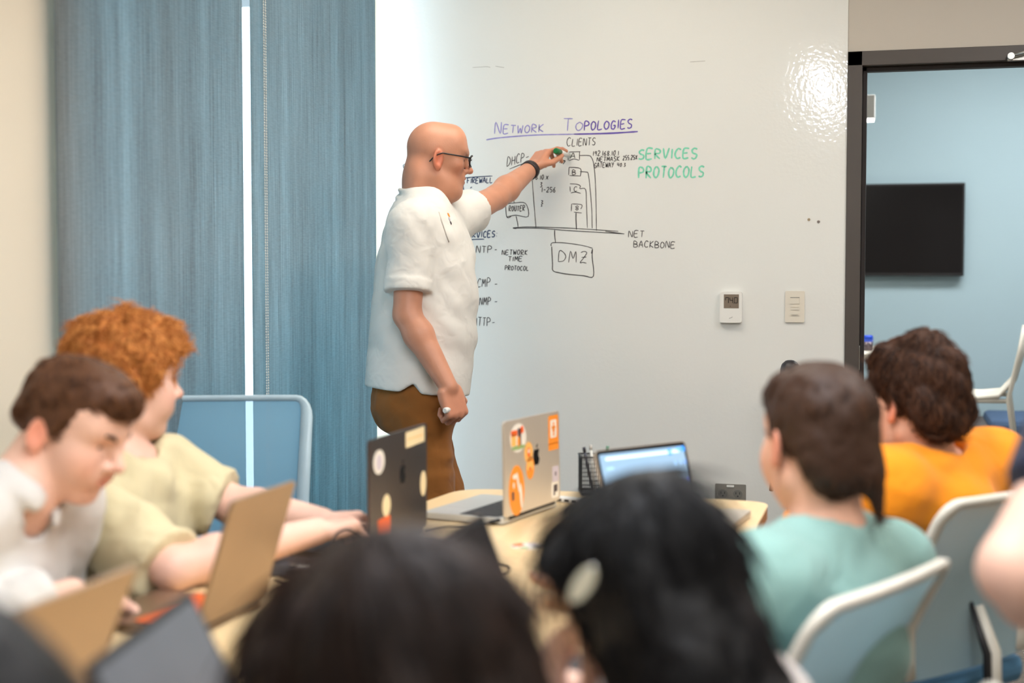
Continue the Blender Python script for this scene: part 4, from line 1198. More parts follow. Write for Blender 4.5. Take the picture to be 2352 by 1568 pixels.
# bronze-lit laptop at the bottom left corner
t, lid, L, w, lh = laptop((-0.985, 1.40), math.radians(90), 'dark laptop seen from behind at the bottom left corner', w=0.31, dp=0.22, lh=0.225, lean=23, body=M_GRAPH)
st(.46, .60, .040, .046, mat('pale_logo', rgb(170, 140, 116), .3), APPLE, name='emblem')
# slim black tablet in front of the typing hands
k0 = PZ(622, 1302, TZ + .016); k1 = PZ(866, 1307, TZ + .016); kd_ = nrm(k1 - k0); kc = (k0 + k1) / 2 + A(-kd_[1], kd_[0], 0) * .062
t = thing('tablet', 'slim black tablet with a white sticker, in front of the typing hands', 'tablet', (kc[0], kc[1], TZ), math.atan2(kd_[1], kd_[0]))
MB().prism(rrect(0.235, 0.125, 0.010), 0.0, 0.012).build('case', M_BLACK, t)
MB().prism(rrect(0.225, 0.115, 0.008), 0.012, 0.014).build('glass', mat('dark_brown_glass', rgb(58, 46, 46), .35), t)
MB().prism([(.030 * math.cos(a) - .068, .010 * math.sin(a) - .028) for a in np.linspace(0, 2 * math.pi, 24)[:-1]], .014, .0145).build('sticker', M_STW, t, label='white oval sticker')
MB().sphere((-.012, -.063, .006), .003, 8, 6).build('indicator_light', mat('dim_blue_led', (.05, .12, .6), .3, emit=(.05, .12, .8), estr=.8), t)
# closed laptop on the right side of the table
q = PZ(1690, 1204, TZ + .01)
t = thing('closed_laptop', 'slim silver laptop lying closed at the right edge of the table', 'laptop', (q[0] - 0.10, q[1] + 0.03, TZ + .002), math.radians(84))
MB().prism(rrect(0.30, 0.21, 0.012), 0.0015, 0.009).build('base', M_SILVER, t)
MB().prism(rrect(0.30, 0.21, 0.012), 0.0100, 0.0150).build('lid', M_SILVER, t)
for sx in (-1, 1):
    for sy in (-1, 1):
        MB().tube([(sx * .12, sy * .08, 0), (sx * .12, sy * .08, .002)], .008, 8).build('rubber_foot', M_RUBBER, t)

# ================================================================== small things on the table
# square wire pencil cup
q = PZ(1362, 1137, TZ)
t = thing('pencil_cup', 'square black wire pencil cup behind the lit laptop', 'pencil cup', (q[0] + 0.0, q[1] + 0.04, TZ), math.radians(18))
M_WIRE = mat('black_wire', rgb(44, 44, 46), 0.5, metal=0.4)
s_ = 0.042; hc = 0.10
rim = MB()
for z in (0.004, hc):
    pts = [(-s_, -s_, z), (s_, -s_, z), (s_, s_, z), (-s_, s_, z)]
    for i in range(4):
        rim.box(np.minimum(pts[i], pts[(i + 1) % 4]) - .002, np.maximum(pts[i], pts[(i + 1) % 4]) + A(.002, .002, .004 if z < .01 else .002) + A(0, 0, 0))
rim.build('rim', M_WIRE, t)
wires = MB()
for i in range(4):
    a = [(-s_, -s_), (s_, -s_), (s_, s_), (-s_, s_)][i]; b = [(s_, -s_), (s_, s_), (-s_, s_), (-s_, -s_)][i]
    for k in range(19):
        x = a[0] + (b[0] - a[0]) * k / 18; y = a[1] + (b[1] - a[1]) * k / 18
        wires.tube([(x, y, 0.003), (x, y, hc)], 0.0009, 4, cap=False)
    for k in range(9):
        z = hc * k / 9 + 0.005
        wires.tube([(a[0], a[1], z), (b[0], b[1], z)], 0.0007, 4, cap=False)
wires.build('wire_wall', M_WIRE, t, kind='stuff')
MB().box((-s_, -s_, 0.001), (s_, s_, 0.004)).build('bottom', M_WIRE, t)
for k, (c, ax, ay) in enumerate(((rgb(120, 170, 140), .02, .012), (rgb(220, 216, 205), -.015, .02), (rgb(60, 60, 70), -.02, -.018))):
    o = thing('pen', ['green pen standing in the wire pencil cup', 'white pen standing in the wire pencil cup', 'dark pen standing in the wire pencil cup'][k], 'pen', (t.location[0], t.location[1], TZ + 0.006))
    MB().tube([(ax * .4, ay * .4, 0), (ax * 1.3, ay * 1.3, 0.105)], 0.004, 8).build('barrel', mat('pen_barrel', c, .4), o)
    MB().tube([(ax * 1.3, ay * 1.3, 0.105), (ax * 1.4, ay * 1.4, 0.118)], 0.0046, 8).build('cap', mat('pen_cap', tuple(x * .7 for x in c), .4), o)
# white hub beside the silver laptop
q = PZ(1308, 1152, TZ)
t = thing('usb_hub', 'small white adapter hub lying beside the silver laptop', 'adapter', tuple(q), math.radians(-10))
MB().bbox((-0.038, -0.016, 0), (0.030, 0.016, 0.012), 0.003).build('body', M_WHITEPL, t)
for i in range(3):
    MB().box((-0.028 + i * .02, -0.0164, 0.003), (-0.016 + i * .02, -0.0158, 0.009)).build('port', M_BLACK, t)
MB().bbox((0.030, -0.010, 0.001), (0.044, 0.010, 0.011), 0.002).build('plug', mat('lilac_grey_plastic', rgb(120, 112, 130), .5), t)
# round sticker lying on the table
q = PZ(1211, 1254, TZ)
t = thing('sticker_sheet', 'round white and orange sticker lying flat on the table', 'sticker', (q[0], q[1], TZ))
MB().tube([(0, 0, 0), (0, 0, 0.0008)], 0.036, 24).build('backing', M_STW, t)
for k, (c, a0, a1) in enumerate(((M_STRO, 2.2, 3.6), (M_STD, -.6, .5), (M_STG, 4.2, 5.0), (M_STP, .9, 1.8))):
    pts = [(0.012 * math.cos(a), 0.012 * math.sin(a)) for a in np.linspace(a0, a1, 6)] + [(0.033 * math.cos(a), 0.033 * math.sin(a)) for a in np.linspace(a1, a0, 6)]
    MB().prism(pts, .0008, .0011).build('print_patch', c, t)
# cables
M_CABLE = mat('black_cable', rgb(50, 40, 36), 0.5)
def cable(pts, r, label):
    P_ = [A(*p) for p in pts]; sm = []
    for i in range(len(P_) - 1):
        p0 = P_[max(i - 1, 0)]; p1 = P_[i]; p2 = P_[i + 1]; p3 = P_[min(i + 2, len(P_) - 1)]
        for k in range(6):
            u = k / 6
            sm.append(0.5 * (2 * p1 + (p2 - p0) * u + (2 * p0 - 5 * p1 + 4 * p2 - p3) * u * u + (3 * p1 - p0 - 3 * p2 + p3) * u ** 3))
    sm.append(P_[-1])
    t = thing('cable', label, 'cable', tuple(P_[0]), group='cables on the table')
    worldize(MB().tube(sm, r, 7).build('cord', M_CABLE, t))
    u = nrm(sm[-1] - sm[-2])
    worldize(MB().tube([sm[-1] - u * .004, sm[-1] + u * .022], r * 1.9, 8).build('plug', M_BLACK, t))
zc = TZ + 0.004
cable([PZ(980, 1217, zc), PZ(1010, 1211, zc), PZ(1060, 1207, zc), PZ(1105, 1204, zc), PZ(1128, 1199, zc + .004)], 0.0022, 'black cable leading to the silver laptop')
cable([PZ(985, 1187, zc), PZ(1030, 1187, zc), PZ(1080, 1190, zc), PZ(1110, 1194, zc)], 0.0018, 'thin black cable under the edge of the silver laptop')
cable([PZ(1140, 1292, zc), PZ(1165, 1298, zc), PZ(1172, 1306, zc), PZ(1162, 1314, zc), PZ(1140, 1322, zc)], 0.0020, 'small black cable loop beside the black-screen laptop')
cable([PZ(630, 1328, zc), PZ(655, 1335, zc), PZ(680, 1330, zc), PZ(672, 1322, zc), PZ(640, 1320, zc), PZ(690, 1325, zc), PZ(720, 1318, zc)], 0.0022, 'tangled black cable beside the copper laptop')
ab = PZ(764, 1275, TZ + .016)
cable([ab, P(762, 1250, 2.72), P(772, 1225, 2.74), P(797, 1214, 2.76), P(822, 1225, 2.80), P(838, 1245, 2.84), PZ(848, 1254, TZ + .022)], 0.0026, 'grey cable arching up in front of the typing hands')
q = PZ(628, 1318, TZ)
t = thing('charger_brick', 'dark charger block between the copper laptop and the dark one', 'charger', (q[0], q[1], TZ), .5)
MB().bbox((-.03, -.02, 0), (.03, .02, .026), .004).build('body', mat('dark_grey_plastic', rgb(74, 74, 80), .5), t)
MB().tube([(.03, 0, .012), (.045, 0, .012)], .005, 8).build('strain_relief', M_BLACK, t)
# dongle with a blue light
g0 = PZ(274, 1400, TZ + .012); g1 = PZ(243, 1466, TZ + .012); gd = nrm(g1 - g0)
t = thing('usb_dongle', 'black dongle with a glowing blue light near the orange keys', 'adapter', tuple(g0))
worldize(MB().tube([g0, g0 + gd * .055], .0095, 10).build('grip', M_BLACK, t)); worldize(MB().tube([g0 + gd * .055, g0 + gd * .061], .0098, 10).build('ring', M_CHROME, t))
worldize(MB().tube([g0 + gd * .061, g1], [.0085, .009], 10).build('barrel', M_BLACK, t))
worldize(MB().sphere(g1 + A(0, 0, .0) + (CAM - g1) / np.linalg.norm(CAM - g1) * .008, .005, 10, 6).build('indicator_light', mat('blue_led', (0, .05, 1), .3, emit=(0.0, .08, 1.0), estr=2.5), t))

# ================================================================== people
def dirv(r, d, z): return R3 * r + FH * d + A(0, 0, 1) * z
def frame_of(f, roll=0.0):
    f = nrm(f); u = nrm(A(0, 0, 1) - f * f[2]); s = np.cross(u, f)
    if roll:
        s, u = s * math.cos(roll) + u * math.sin(roll), u * math.cos(roll) - s * math.sin(roll)
    return np.stack([s, f, u])        # rows: left side, forward, up

class Head:
    def __init__(h, c, f, s=1.0, roll=0.0):
        h.c = np.asarray(c, float); h.M = frame_of(f, roll); h.s = s
    def __call__(h, x, y, z):
        return h.c + h.s * (h.M[0] * x + h.M[1] * y + h.M[2] * z)
    def loc(h, V):
        return ((V - h.c) @ h.M.T) / h.s

def head_prims(F, h, ear=1.0, jaw=1.0, soft=0.0, fat=0.0):
    s, M = h.s, h.M
    E = lambda c, r, k=.012, op='+': F.ell(h(*c), A(*r) * s, M, k * s, op)
    C = lambda a, b, ra, rb, k=.008, op='+': F.cone(h(*a), h(*b), ra * s, rb * s, k * s, op)
    E((0, -.009, .032), (.076, .090, .085), .02)
    E((0, .034, -.02), (.064, .064, .088), .03)
    E((0, .030, -.075), (.052 * jaw, .055, .038), .025)
    C((-.050 * jaw, -.005, -.065), (-.018, .070, -.098), .016, .014, .03); C((.050 * jaw, -.005, -.065), (.018, .070, -.098), .016, .014, .03)
    E((0, .078, -.102), (.022, .018, .016), .02)                       # chin
    for sx in (-1, 1):
        E((sx * .044, .062 - .006 * soft, -.018 - .012 * soft), (.022, .024, .020 + .008 * soft), .02 + .02 * soft)            # cheek bones
        C((sx * .008, .096 - .006 * soft, .026), (sx * .045, .078 - .006 * soft, .030), .011, .009, .015 + .015 * soft)   # brow ridge
    E((0, .052, .056), (.060, .042, .056), .04)                        # forehead
    C((0, .097, .016), (0, .118, -.024), .0075, .0105, .012)            # nose bridge
    E((0, .121, -.027), (.011, .012, .010), .008)
    for sx in (-1, 1):
        E((sx * .0125, .107, -.031), (.008, .011, .008), .006)
        E((sx * .006, .113, -.038), (.004, .006, .004), .002, '-')
    E((0, .094, -.060), (.028, .012, .018), .02)                       # muzzle
    for sx in (-1, 1):
        if soft: E((sx * .034, .068, -.044), (.024, .022, .030), .035)   # full young cheeks
    if fat:
        E((0, .030, -.108), (.056, .060, .034 * fat), .04)
        E((0, -.06, -.07), (.058, .035, .06), .04)
    C((-.020, .094, -.0555), (0, .1045, -.0545), .0045, .0062, .004); C((.020, .094, -.0555), (0, .1045, -.0545), .0045, .0062, .004)
    C((-.017, .094, -.0665), (0, .102, -.068), .005, .0068, .004); C((.017, .094, -.0665), (0, .102, -.068), .005, .0068, .004)
    E((0, .108, -.0612), (.022, .008, .0014), .002, '-')                # mouth line
    for sx in (-1, 1):
        E((sx * .032, .104, .006), (.017, .020, .010), .010, '-')       # eye sockets
        E((sx * .032, .0795, .004), (.0128, .0128, .0128), .002)        # lids over the eyeball
        E((sx * .032, .0925, .0015), (.0125, .004, .0040), .001, '-')   # opening between the lids
        # ears
        c = (sx * .078, -.006, -.012)
        me = frame_of(M[1] * .93 + M[0] * sx * -.35)
        F.ell(h(*c), A(.0085, .0195, .033) * s * ear, np.stack([me[0], me[1], M[2]]), .004, '+')
        F.ell(h(c[0] + sx * .008, c[1] + .001, c[2] + .003), A(.0065, .0115, .021) * s * ear, np.stack([me[0], me[1], M[2]]), .004, '-')
        F.ell(h(c[0], c[1] + .004, c[2] - .026), A(.007, .009, .010) * s * ear, M, .006, '+')

def head_tint(h, T, V, ear=(1.0, .64, .56), lips=(.95, .62, .60), stub=None):
    q = h.loc(V)
    def soft(c, r, col):
        d = np.sqrt((((q - A(*c)) / A(*r)) ** 2).sum(1)); w = np.clip(1.6 - d, 0, 1)[:, None]
        T[:] = T * (1 - w) + T * A(*col) * w
    soft((0, .106, -.061), (.018, .012, .010), lips)
    for sx in (-1, 1):
        soft((sx * .083, -.006, -.014), (.012, .022, .034), ear)
        soft((sx * .045, .07, -.03), (.024, .03, .024), (1.0, .86, .82))
    soft((0, .12, -.028), (.014, .012, .012), (1.0, .84, .80))
    if stub is not None:
        near = (np.abs(q[:, 2] - .01) < .2) & (np.linalg.norm(q, axis=1) < .2)
        w = (np.clip((-.02 - q[:, 1]) / .03, 0, 1) * np.clip((.035 - q[:, 2]) / .03, 0, 1) * np.clip((q[:, 2] + .07) / .03, 0, 1) * near)[:, None]
        T[:] = T * (1 - w) + T * A(*stub) * w

def hand_prims(F, W, hd, pn, hint, curls, thumb, s=1.0, spread=.0):
    """W wrist, hd toward the fingers, pn out of the palm, hint: thumb side"""
    hd = nrm(hd); pn = nrm(pn - hd * np.dot(pn, hd)); th = np.cross(hd, pn)
    if np.dot(th, hint) < 0: th = -th
    M = np.stack([th, hd, pn])
    F.box(W + hd * .046 * s, A(.040, .046, .0135) * s, M, r=.012 * s, k=.012 * s)
    F.ell(W + (hd * .036 + th * .026 + pn * .008) * s, A(.019, .030, .014) * s, M, .012 * s)
    F.ell(W + (hd * .034 - th * .028 + pn * .006) * s, A(.014, .032, .012) * s, M, .012 * s)
    tips = []
    for i in range(4):
        L = [A(.045, .027, .021), A(.049, .030, .022), A(.046, .028, .022), A(.036, .021, .019)][i] * s
        r0 = [.0092, .0094, .0090, .0080][i] * s
        p = W + (hd * [.088, .092, .089, .082][i] + th * (.0300 - .0200 * i)) * s
        a = 0.0; fan = th * (spread * (1.5 - i))
        for j in range(3):
            a += curls[i][j]
            d = nrm(hd * math.cos(a) + pn * math.sin(a) + fan)
            q = p + d * L[j]
            F.cone(p, q, r0 * (1.04 - .07 * j), r0 * (.97 - .09 * j), .0035 * s if j else .008 * s)
            p = q
        tips.append(p)
    p = W + (hd * .022 + th * .030 + pn * .006) * s
    for j, (d, l, r0, r1) in enumerate(zip(thumb, (.044, .033, .026), (.0135, .0112, .0102), (.0115, .0102, .0085))):
        dd = nrm(hd * d[0] + th * d[1] + pn * d[2]); q = p + dd * l * s
        F.cone(p, q, r0 * s, r1 * s, .010 * s if j == 0 else .003 * s); p = q
    tips.append(p)
    return tips, M

SKIN_FAIR = mat('fair_skin', rgb(232, 178, 150), 0.5, sss=0.12, var=0.05, vscale=18, bump=0.03, bscale=300, tint=True, spec=.4)
SKIN_PALE = mat('pale_skin', rgb(240, 194, 172), 0.5, sss=0.12, var=0.05, vscale=18, bump=0.03, bscale=300, tint=True, spec=.4)
SKIN_RUDDY = mat('ruddy_skin', rgb(212, 150, 120), 0.45, sss=0.12, var=0.07, vscale=16, bump=0.04, bscale=260, tint=True, spec=.45)

def hair_mat(name, c0, c1, scale=40):
    m, nt, b, out = newmat(name)
    n, l = nt.nodes, nt.links
    at = n.new('ShaderNodeAttribute'); at.attribute_name = 'tint'
    cr = n.new('ShaderNodeValToRGB'); cr.color_ramp.elements[0].position = 0; cr.color_ramp.elements[1].position = 1
    cr.color_ramp.elements[0].color = (*c0, 1); cr.color_ramp.elements[1].color = (*c1, 1)
    l.new(at.outputs['Fac'], cr.inputs['Fac']); l.new(cr.outputs['Color'], b.inputs['Base Color'])
    b.inputs['Roughness'].default_value = .55; b.inputs['Specular IOR Level'].default_value = .25
    return m
def cloth_mat(name, c, bump=.35, bscale=26, var=.04, rough=.9):
    m = mat(name, c, rough, var=var, vscale=6, sheen=.12, spec=.2)
    nt = m.node_tree; n, l = nt.nodes, nt.links; b = n['Principled BSDF']
    tc = n.new('ShaderNodeTexCoord')
    a = n.new('ShaderNodeTexNoise'); a.inputs['Scale'].default_value = bscale; a.inputs['Detail'].default_value = 1.5; a.inputs['Distortion'].default_value = .8
    l.new(tc.outputs['Object'], a.inputs['Vector'])
    b1 = n.new('ShaderNodeBump'); b1.inputs['Strength'].default_value = bump; b1.inputs['Distance'].default_value = .02
    l.new(a.outputs['Fac'], b1.inputs['Height']); l.new(b1.outputs['Normal'], b.inputs['Normal'])
    return m

def hair_build(parent, h, prims, m, disp=(.006, 60), strands=None, res=.0045, name='hair', box=None):
    """prims: (op, kind, args...) in head space"""
    lo, hi = box if box else (h.c - .19 * h.s, h.c + .19 * h.s)
    F = Field(lo, hi, res)
    for pr in prims:
        op, kind = pr[0], pr[1]
        k = pr[4] if len(pr) > 4 else .02
        if kind == 'e': F.ell(h(*pr[2]), A(*pr[3]) * h.s, h.M, k, op)
        elif kind == 'b': F.box(h(*pr[2]), A(*pr[3]) * h.s, h.M, .02 * h.s, k, op)
        elif kind == 'c': F.cone(h(*pr[2][0]), h(*pr[2][1]), pr[3][0] * h.s, pr[3][1] * h.s, k, op)
    if disp: F.disp(disp[0], (disp[1],) * 3, off=parent.location[0] * 7 + 3, oct2=.6)
    V, Q = F.surf()
    base = V.copy()
    nb = np.zeros_like(V); c = np.zeros(len(V))
    for a, b in ((0, 1), (1, 2), (2, 3), (3, 0)):
        np.add.at(nb, Q[:, a], V[Q[:, b]]); np.add.at(c, Q[:, a], 1); np.add.at(nb, Q[:, b], V[Q[:, a]]); np.add.at(c, Q[:, b], 1)
    V = V * .5 + .5 * nb / np.maximum(c, 1)[:, None]
    # normals
    n = np.cross(V[Q[:, 2]] - V[Q[:, 0]], V[Q[:, 3]] - V[Q[:, 1]])
    N = np.zeros_like(V)
    for a in range(4): np.add.at(N, Q[:, a], n)
    N /= np.linalg.norm(N, axis=1)[:, None] + 1e-12
    Vs, Qs = [V], [Q]; off = len(V); Ts = [np.full(len(V), .3)]
    if strands:
        g = np.random.default_rng(int(abs(h.c[0]) * 1000) + 5)
        ns = strands['n']; L = strands['len']; seg = strands.get('seg', 5); r = strands.get('r', .0011); lift = strands.get('lift', .25); curl = strands.get('curl', 0.0); bend = strands.get('bend', .28)
        q = h.loc(V)
        ok = np.ones(len(V), bool)
        if 'where' in strands: ok = strands['where'](q)
        ids = g.choice(np.nonzero(ok)[0], ns)
        p0 = V[ids] - N[ids] * .004; nn = N[ids]
        crown = h(*strands.get('crown', (0, -.05, .11)))
        dn = h.M[2] * -1.0
        away = p0 - crown; away /= np.linalg.norm(away, axis=1)[:, None] + 1e-9
        flow = away * strands.get('away', .8) + dn * strands.get('down', .6) + h.M[1] * strands.get('fwd', .0) + g.normal(0, strands.get('mess', .25), (ns, 3))
        flow -= nn * (flow * nn).sum(1)[:, None]; flow /= np.linalg.norm(flow, axis=1)[:, None] + 1e-9
        bi = np.cross(nn, flow)
        Ls = L * g.uniform(.6, 1.25, ns)
        pts = [p0]; p = p0.copy(); ph = g.uniform(0, 6.28, ns); cf = g.uniform(.7, 1.3, ns)
        for i in range(seg):
            a = lift - bend * i
            d = flow * math.cos(a) + nn * math.sin(a)
            if curl:
                d = d + (bi * np.sin(ph + i * 1.7 * cf)[:, None] + nn * .6 * np.cos(ph + i * 1.7 * cf)[:, None]) * curl
                d /= np.linalg.norm(d, axis=1)[:, None]
            p = p + d * (Ls / seg)[:, None]; pts.append(p)
        P_ = np.stack(pts, 1)                                   # ns, seg+1, 3
        rad = r * np.linspace(1, .25, seg + 1) * h.s
        t = np.gradient(P_, axis=1); t /= np.linalg.norm(t, axis=2)[:, :, None] + 1e-9
        u = np.cross(t, nn[:, None, :]); u /= np.linalg.norm(u, axis=2)[:, :, None] + 1e-9
        w = np.cross(t, u)
        ring = np.stack([P_ + (u * math.cos(k * 2.0944) + w * math.sin(k * 2.0944)) * rad[None, :, None] for k in range(3)], 2)   # ns,seg+1,3,3
        sv = ring.reshape(-1, 3)
        bidx = (np.arange(ns) * (seg + 1) * 3)[:, None, None]
        i_ = (np.arange(seg) * 3)[None, :, None]; k_ = np.arange(3)[None, None, :]
        a_ = bidx + i_ + k_; b_ = bidx + i_ + (k_ + 1) % 3
        sq = np.stack([a_, b_, b_ + 3, a_ + 3], -1).reshape(-1, 4)
        Vs.append(sv); Qs.append(sq + off); Ts.append(np.repeat(g.uniform(.05, 1, ns) ** 1.2, (seg + 1) * 3))
    me = np_mesh(name, np.concatenate(Vs), np.concatenate(Qs)); me.materials.append(m)
    T = np.concatenate(Ts); at = me.color_attributes.new('tint', 'FLOAT_COLOR', 'POINT')
    at.data.foreach_set('color', np.stack([T, T, T, np.ones_like(T)], 1).astype(np.float32).ravel())
    o = bpy.data.objects.new(name, me); link(o, parent); worldize(o)
    return o

M_EYEW = mat('eye_white', rgb(226, 220, 214), .25); M_IRIS = mat('dark_iris', rgb(58, 52, 52), .2)
def eyes(parent, h):
    for sx in (-1, 1):
        e = worldize(MB().sphere(h(sx * .032, .0785, .003), .0118 * h.s, 14, 10).build('eye', M_EYEW, parent))
        c = h(sx * .032, .0785, .003); d = nrm(h.M[1] - h.M[2] * .25)
        worldize(MB().tube([c + d * .0106 * h.s, c + d * .0121 * h.s], .0052 * h.s, 12).build('iris', M_IRIS, e))
def brows(parent, h, m, r=.0042):
    for sx in (-1, 1):
        worldize(MB().tube([h(sx * .014, .106, .021), h(sx * .024, .105, .027), h(sx * .038, .096, .030), h(sx * .050, .080, .026)], [r * .8, r, r * .9, r * .35], 8, flat=(h.M[1], .6)).build('eyebrow', m, parent))

def torso(F, c, inf=0.0, k=.05, low=True):
    N, SL, SR, H = c['N'], c['SL'], c['SR'], c['H']; sd = nrm(SL - SR); w = c.get('w', 1.0)
    mid = (SL + SR) / 2; up = nrm(N - H)
    C1 = mid - up * .10; Wm = H * .62 + C1 * .38
    fw = nrm(np.cross(sd, up))
    if np.dot(fw, c['fwd']) < 0: fw = -fw
    F.ecap(H, Wm, (.155 * w + inf, .105 * w + inf), (.150 * w + inf, .105 * w + inf), c.get('psd', sd), k)
    F.ecap(Wm, C1, (.150 * w + inf, .105 * w + inf), (.168 * w + inf, .112 * w + inf), sd, k)
    F.ecap(C1, mid - up * .005, (.168 * w + inf, .112 * w + inf), (.125 * w + inf, .070 * w + inf), sd, k)
    F.cone(SL - up * .01, SR - up * .01, .052 + inf, .052 + inf, k)
    for S in (SL, SR):
        F.cone(N - up * .005, S + up * .005, .040 + inf, .046 + inf, .04)

def person(name, label, c):
    """c: joints and looks; everything in room coordinates"""
    h = c['head']; N, SL, SR, H = c['N'], c['SL'], c['SR'], c['H']
    root = thing(name, label, 'person', (H[0], H[1], 0))
    pts = [h.c, N, SL, SR, H] + [c[k] for k in ('EL', 'ER', 'WL', 'WR') if k in c] + list(c.get('legs', []))
    hands = c.get('hands', {})
    for k, v in hands.items(): pts.append(c['W' + k] + nrm(v['hd']) * .18)
    lo = np.min(pts, 0) - .2; hi = np.max(pts, 0) + .2; lo[2] = max(lo[2], -.01)
    fine = [(h.c - .135 * h.s, h.c + .145 * h.s)] if c.get('face', True) else []
    for k, v in hands.items():
        q = c['W' + k] + nrm(v['hd']) * .07; fine.append((q - .105, q + .105))
    F = Field(lo, hi, c.get('h', .010), c.get('hf', .0035), fine)
    torso(F, c)
    F.cone(h(0, -.022, -.045), N + A(0, 0, .0), .054 * h.s * c.get('neck', 1), .058 * c.get('neck', 1), .03)
    for sd in 'LR':
        if 'E' + sd not in c: continue
        S, E, W = c['S' + sd], c['E' + sd], c['W' + sd]; a = c.get('arm', 1.0)
        F.cone(S, E, .050 * a, .040 * a, .03)
        u = E + (W - E) * .28
        F.cone(E, u, .039 * a, .042 * a, .015); F.cone(u, W, .042 * a, .0265 * a, .02)
    tips = {}
    for k, v in hands.items():
        tips[k] = hand_prims(F, c['W' + k], v['hd'], v['pn'], v['hint'], v['curls'], v['thumb'], v.get('s', 1.0), v.get('spread', 0.0))
    for sd in 'LR':
        if 'E' + sd in c and sd not in hands:      # relaxed hand out of sight: still a palm with fingers
            d = nrm(c['W' + sd] - c['E' + sd]); hint = nrm(c['fwd'] + A(0, 0, .4))
            hand_prims(F, c['W' + sd], d, A(0, 0, -1), hint, [(.3, .4, .3)] * 4, [(.8, .5, .1), (.95, .2, .1), (1, 0, .1)], 1.0)
    if 'legs' in c:
        KL, KR, AL, AR = c['legs']; hw = c.get('psd', nrm(SL - SR)) * .085
        for s_, K_, A_ in ((1, KL, AL), (-1, KR, AR)):
            F.cone(H + hw * s_ - A(0, 0, .02), K_, .070, .050, .03); F.cone(K_, A_, .048, .036, .02)
    head_prims(F, h, c.get('ear', 1.0), c.get('jaw', 1.0), c.get('soft', .8), c.get('fat', 0.0))
    def tint(V):
        T = np.ones((len(V), 3)); head_tint(h, T, V, stub=c.get('stub'))
        if c.get('armtint') is not None:
            for sd in 'LR':
                if 'W' + sd in c:
                    d = np.linalg.norm(V - (c['W' + sd] + (0 if sd not in hands else nrm(hands[sd]['hd']) * .09)), axis=1); w_ = np.clip(1.5 - d / .07, 0, 1)[:, None] * .7
                    T[:] = T * (1 - w_) + T * A(*c['armtint']) * w_
        return T
    F.build('body', c['skin'], root, tint=tint)
    eyes(root, h)
    if c.get('brow'): brows(root, h, c['brow'])
    # shirt
    sh = c['shirt']
    G_ = Field(np.min([N, SL, SR, H] + [c[k] for k in ('EL', 'ER') if k in c], 0) - .26, np.max([N, SL, SR, H] + [c[k] for k in ('EL', 'ER') if k in c], 0) + .26, c.get('hs', .008))
    torso(G_, c, .014)
    if 'extra' in sh: sh['extra'](G_)
    for sd in 'LR':
        if 'E' + sd not in c: continue
        S, E, W = c['S' + sd], c['E' + sd], c['W' + sd]; fr = sh.get('frac' + sd, sh.get('frac', .6))
        d = nrm(E - S); L = np.linalg.norm(E - S); r = sh.get('r', .062)
        G_.cone(S, S + d * .06, r + .004, r + .002, .05)
        if fr <= 1:
            G_.fcone(S, S + d * L * fr, r + .004, r * sh.get('flare', 1.0), .02)
            G_.fcone(S + d * (L * fr - .035), S + d * (L * fr + .004), r * sh.get('flare', 1.0) + .003, r * sh.get('flare', 1.0) + .004, .004)
        else:
            G_.cone(S, E, r + .004, r, .04)
            e2 = E + (W - E) * (fr - 1)
            G_.fcone(E, e2, r, r * sh.get('cuff', .8), .02); 
            d2 = nrm(W - E)
            G_.fcone(e2 - d2 * .055, e2 + d2 * .004, r * .93, r * .93, .006)
    up = nrm(N - H)
    # neck opening
    ax = nrm(h(0, -.022, -.045) - N)
    G_.cone(N - ax * .02 + c['fwd'] * .012, N + ax * .2 + c['fwd'] * .02, sh.get('neckr', .066), .10, .012, '-')
    if sh.get('collar'):
        a = nrm(np.cross(ax, nrm(SL - SR))); b = nrm(np.cross(a, ax)); cr = sh['collar']; fwd = nrm(c['fwd'] - ax * np.dot(c['fwd'], ax)); sdv = np.cross(ax, fwd)
        prev = None
        for i in range(25):
            t_ = math.pi * (-.86 + 1.72 * i / 24)      # gap at the front
            p = N + ax * (cr.get('lift', .030) + .016 * -math.cos(t_ + math.pi) * -1 * .0) + (-fwd * math.cos(t_) * cr.get('rf', .078) + sdv * math.sin(t_) * cr.get('rs', .076)) - ax * .022 * max(0, -math.cos(t_)) * 1.0
            if prev is not None:
                dn = -ax * cr.get('h', .026) + nrm(p - N - ax * np.dot(p - N, ax)) * .012
                G_.cone(prev, p, .0055, .0055, .006); G_.cone(prev + dn * .55, p + dn * .55, .0065, .0065, .010); G_.cone(prev + dn, p + dn, .005, .005, .006)
            prev = p
    if sh.get('disp'):
        for (amp, sc, off) in sh['disp']: G_.disp(amp, sc, off)
    hz = sh.get('hem')
    if hz is not None: G_.half(hz[0], hz[1])
    if 'cut' in sh: sh['cut'](G_)
    G_.build('shirt', sh['mat'], root, label=sh.get('label'))
    if 'legs' in c:
        KL, KR, AL, AR = c['legs']; psd = c.get('psd', nrm(SL - SR)); hw = psd * .09
        allp = [H, KL, KR, AL, AR]
        T_ = Field(np.min(allp, 0) - .2, np.max(allp, 0) + .2, c.get('ht', .014))
        T_.ecap(H - A(0, 0, .03), H + A(0, 0, .02), (.178, .132), (.170, .122), psd, .03)
        if 'pextra' in c: c['pextra'](T_)
        for s_, K_, A_ in ((1, KL, AL), (-1, KR, AR)):
            T_.cone(H + hw * s_, K_, c.get('thigh', .098), c.get('knee', .078), .05); T_.cone(K_, A_ + A(0, 0, -.02), c.get('knee', .078), .062, .03)
        if c.get('pdisp'):
            for (amp, sc, off) in c['pdisp']: T_.disp(amp, sc, off)
        T_.build('trousers', c['pants'], root)
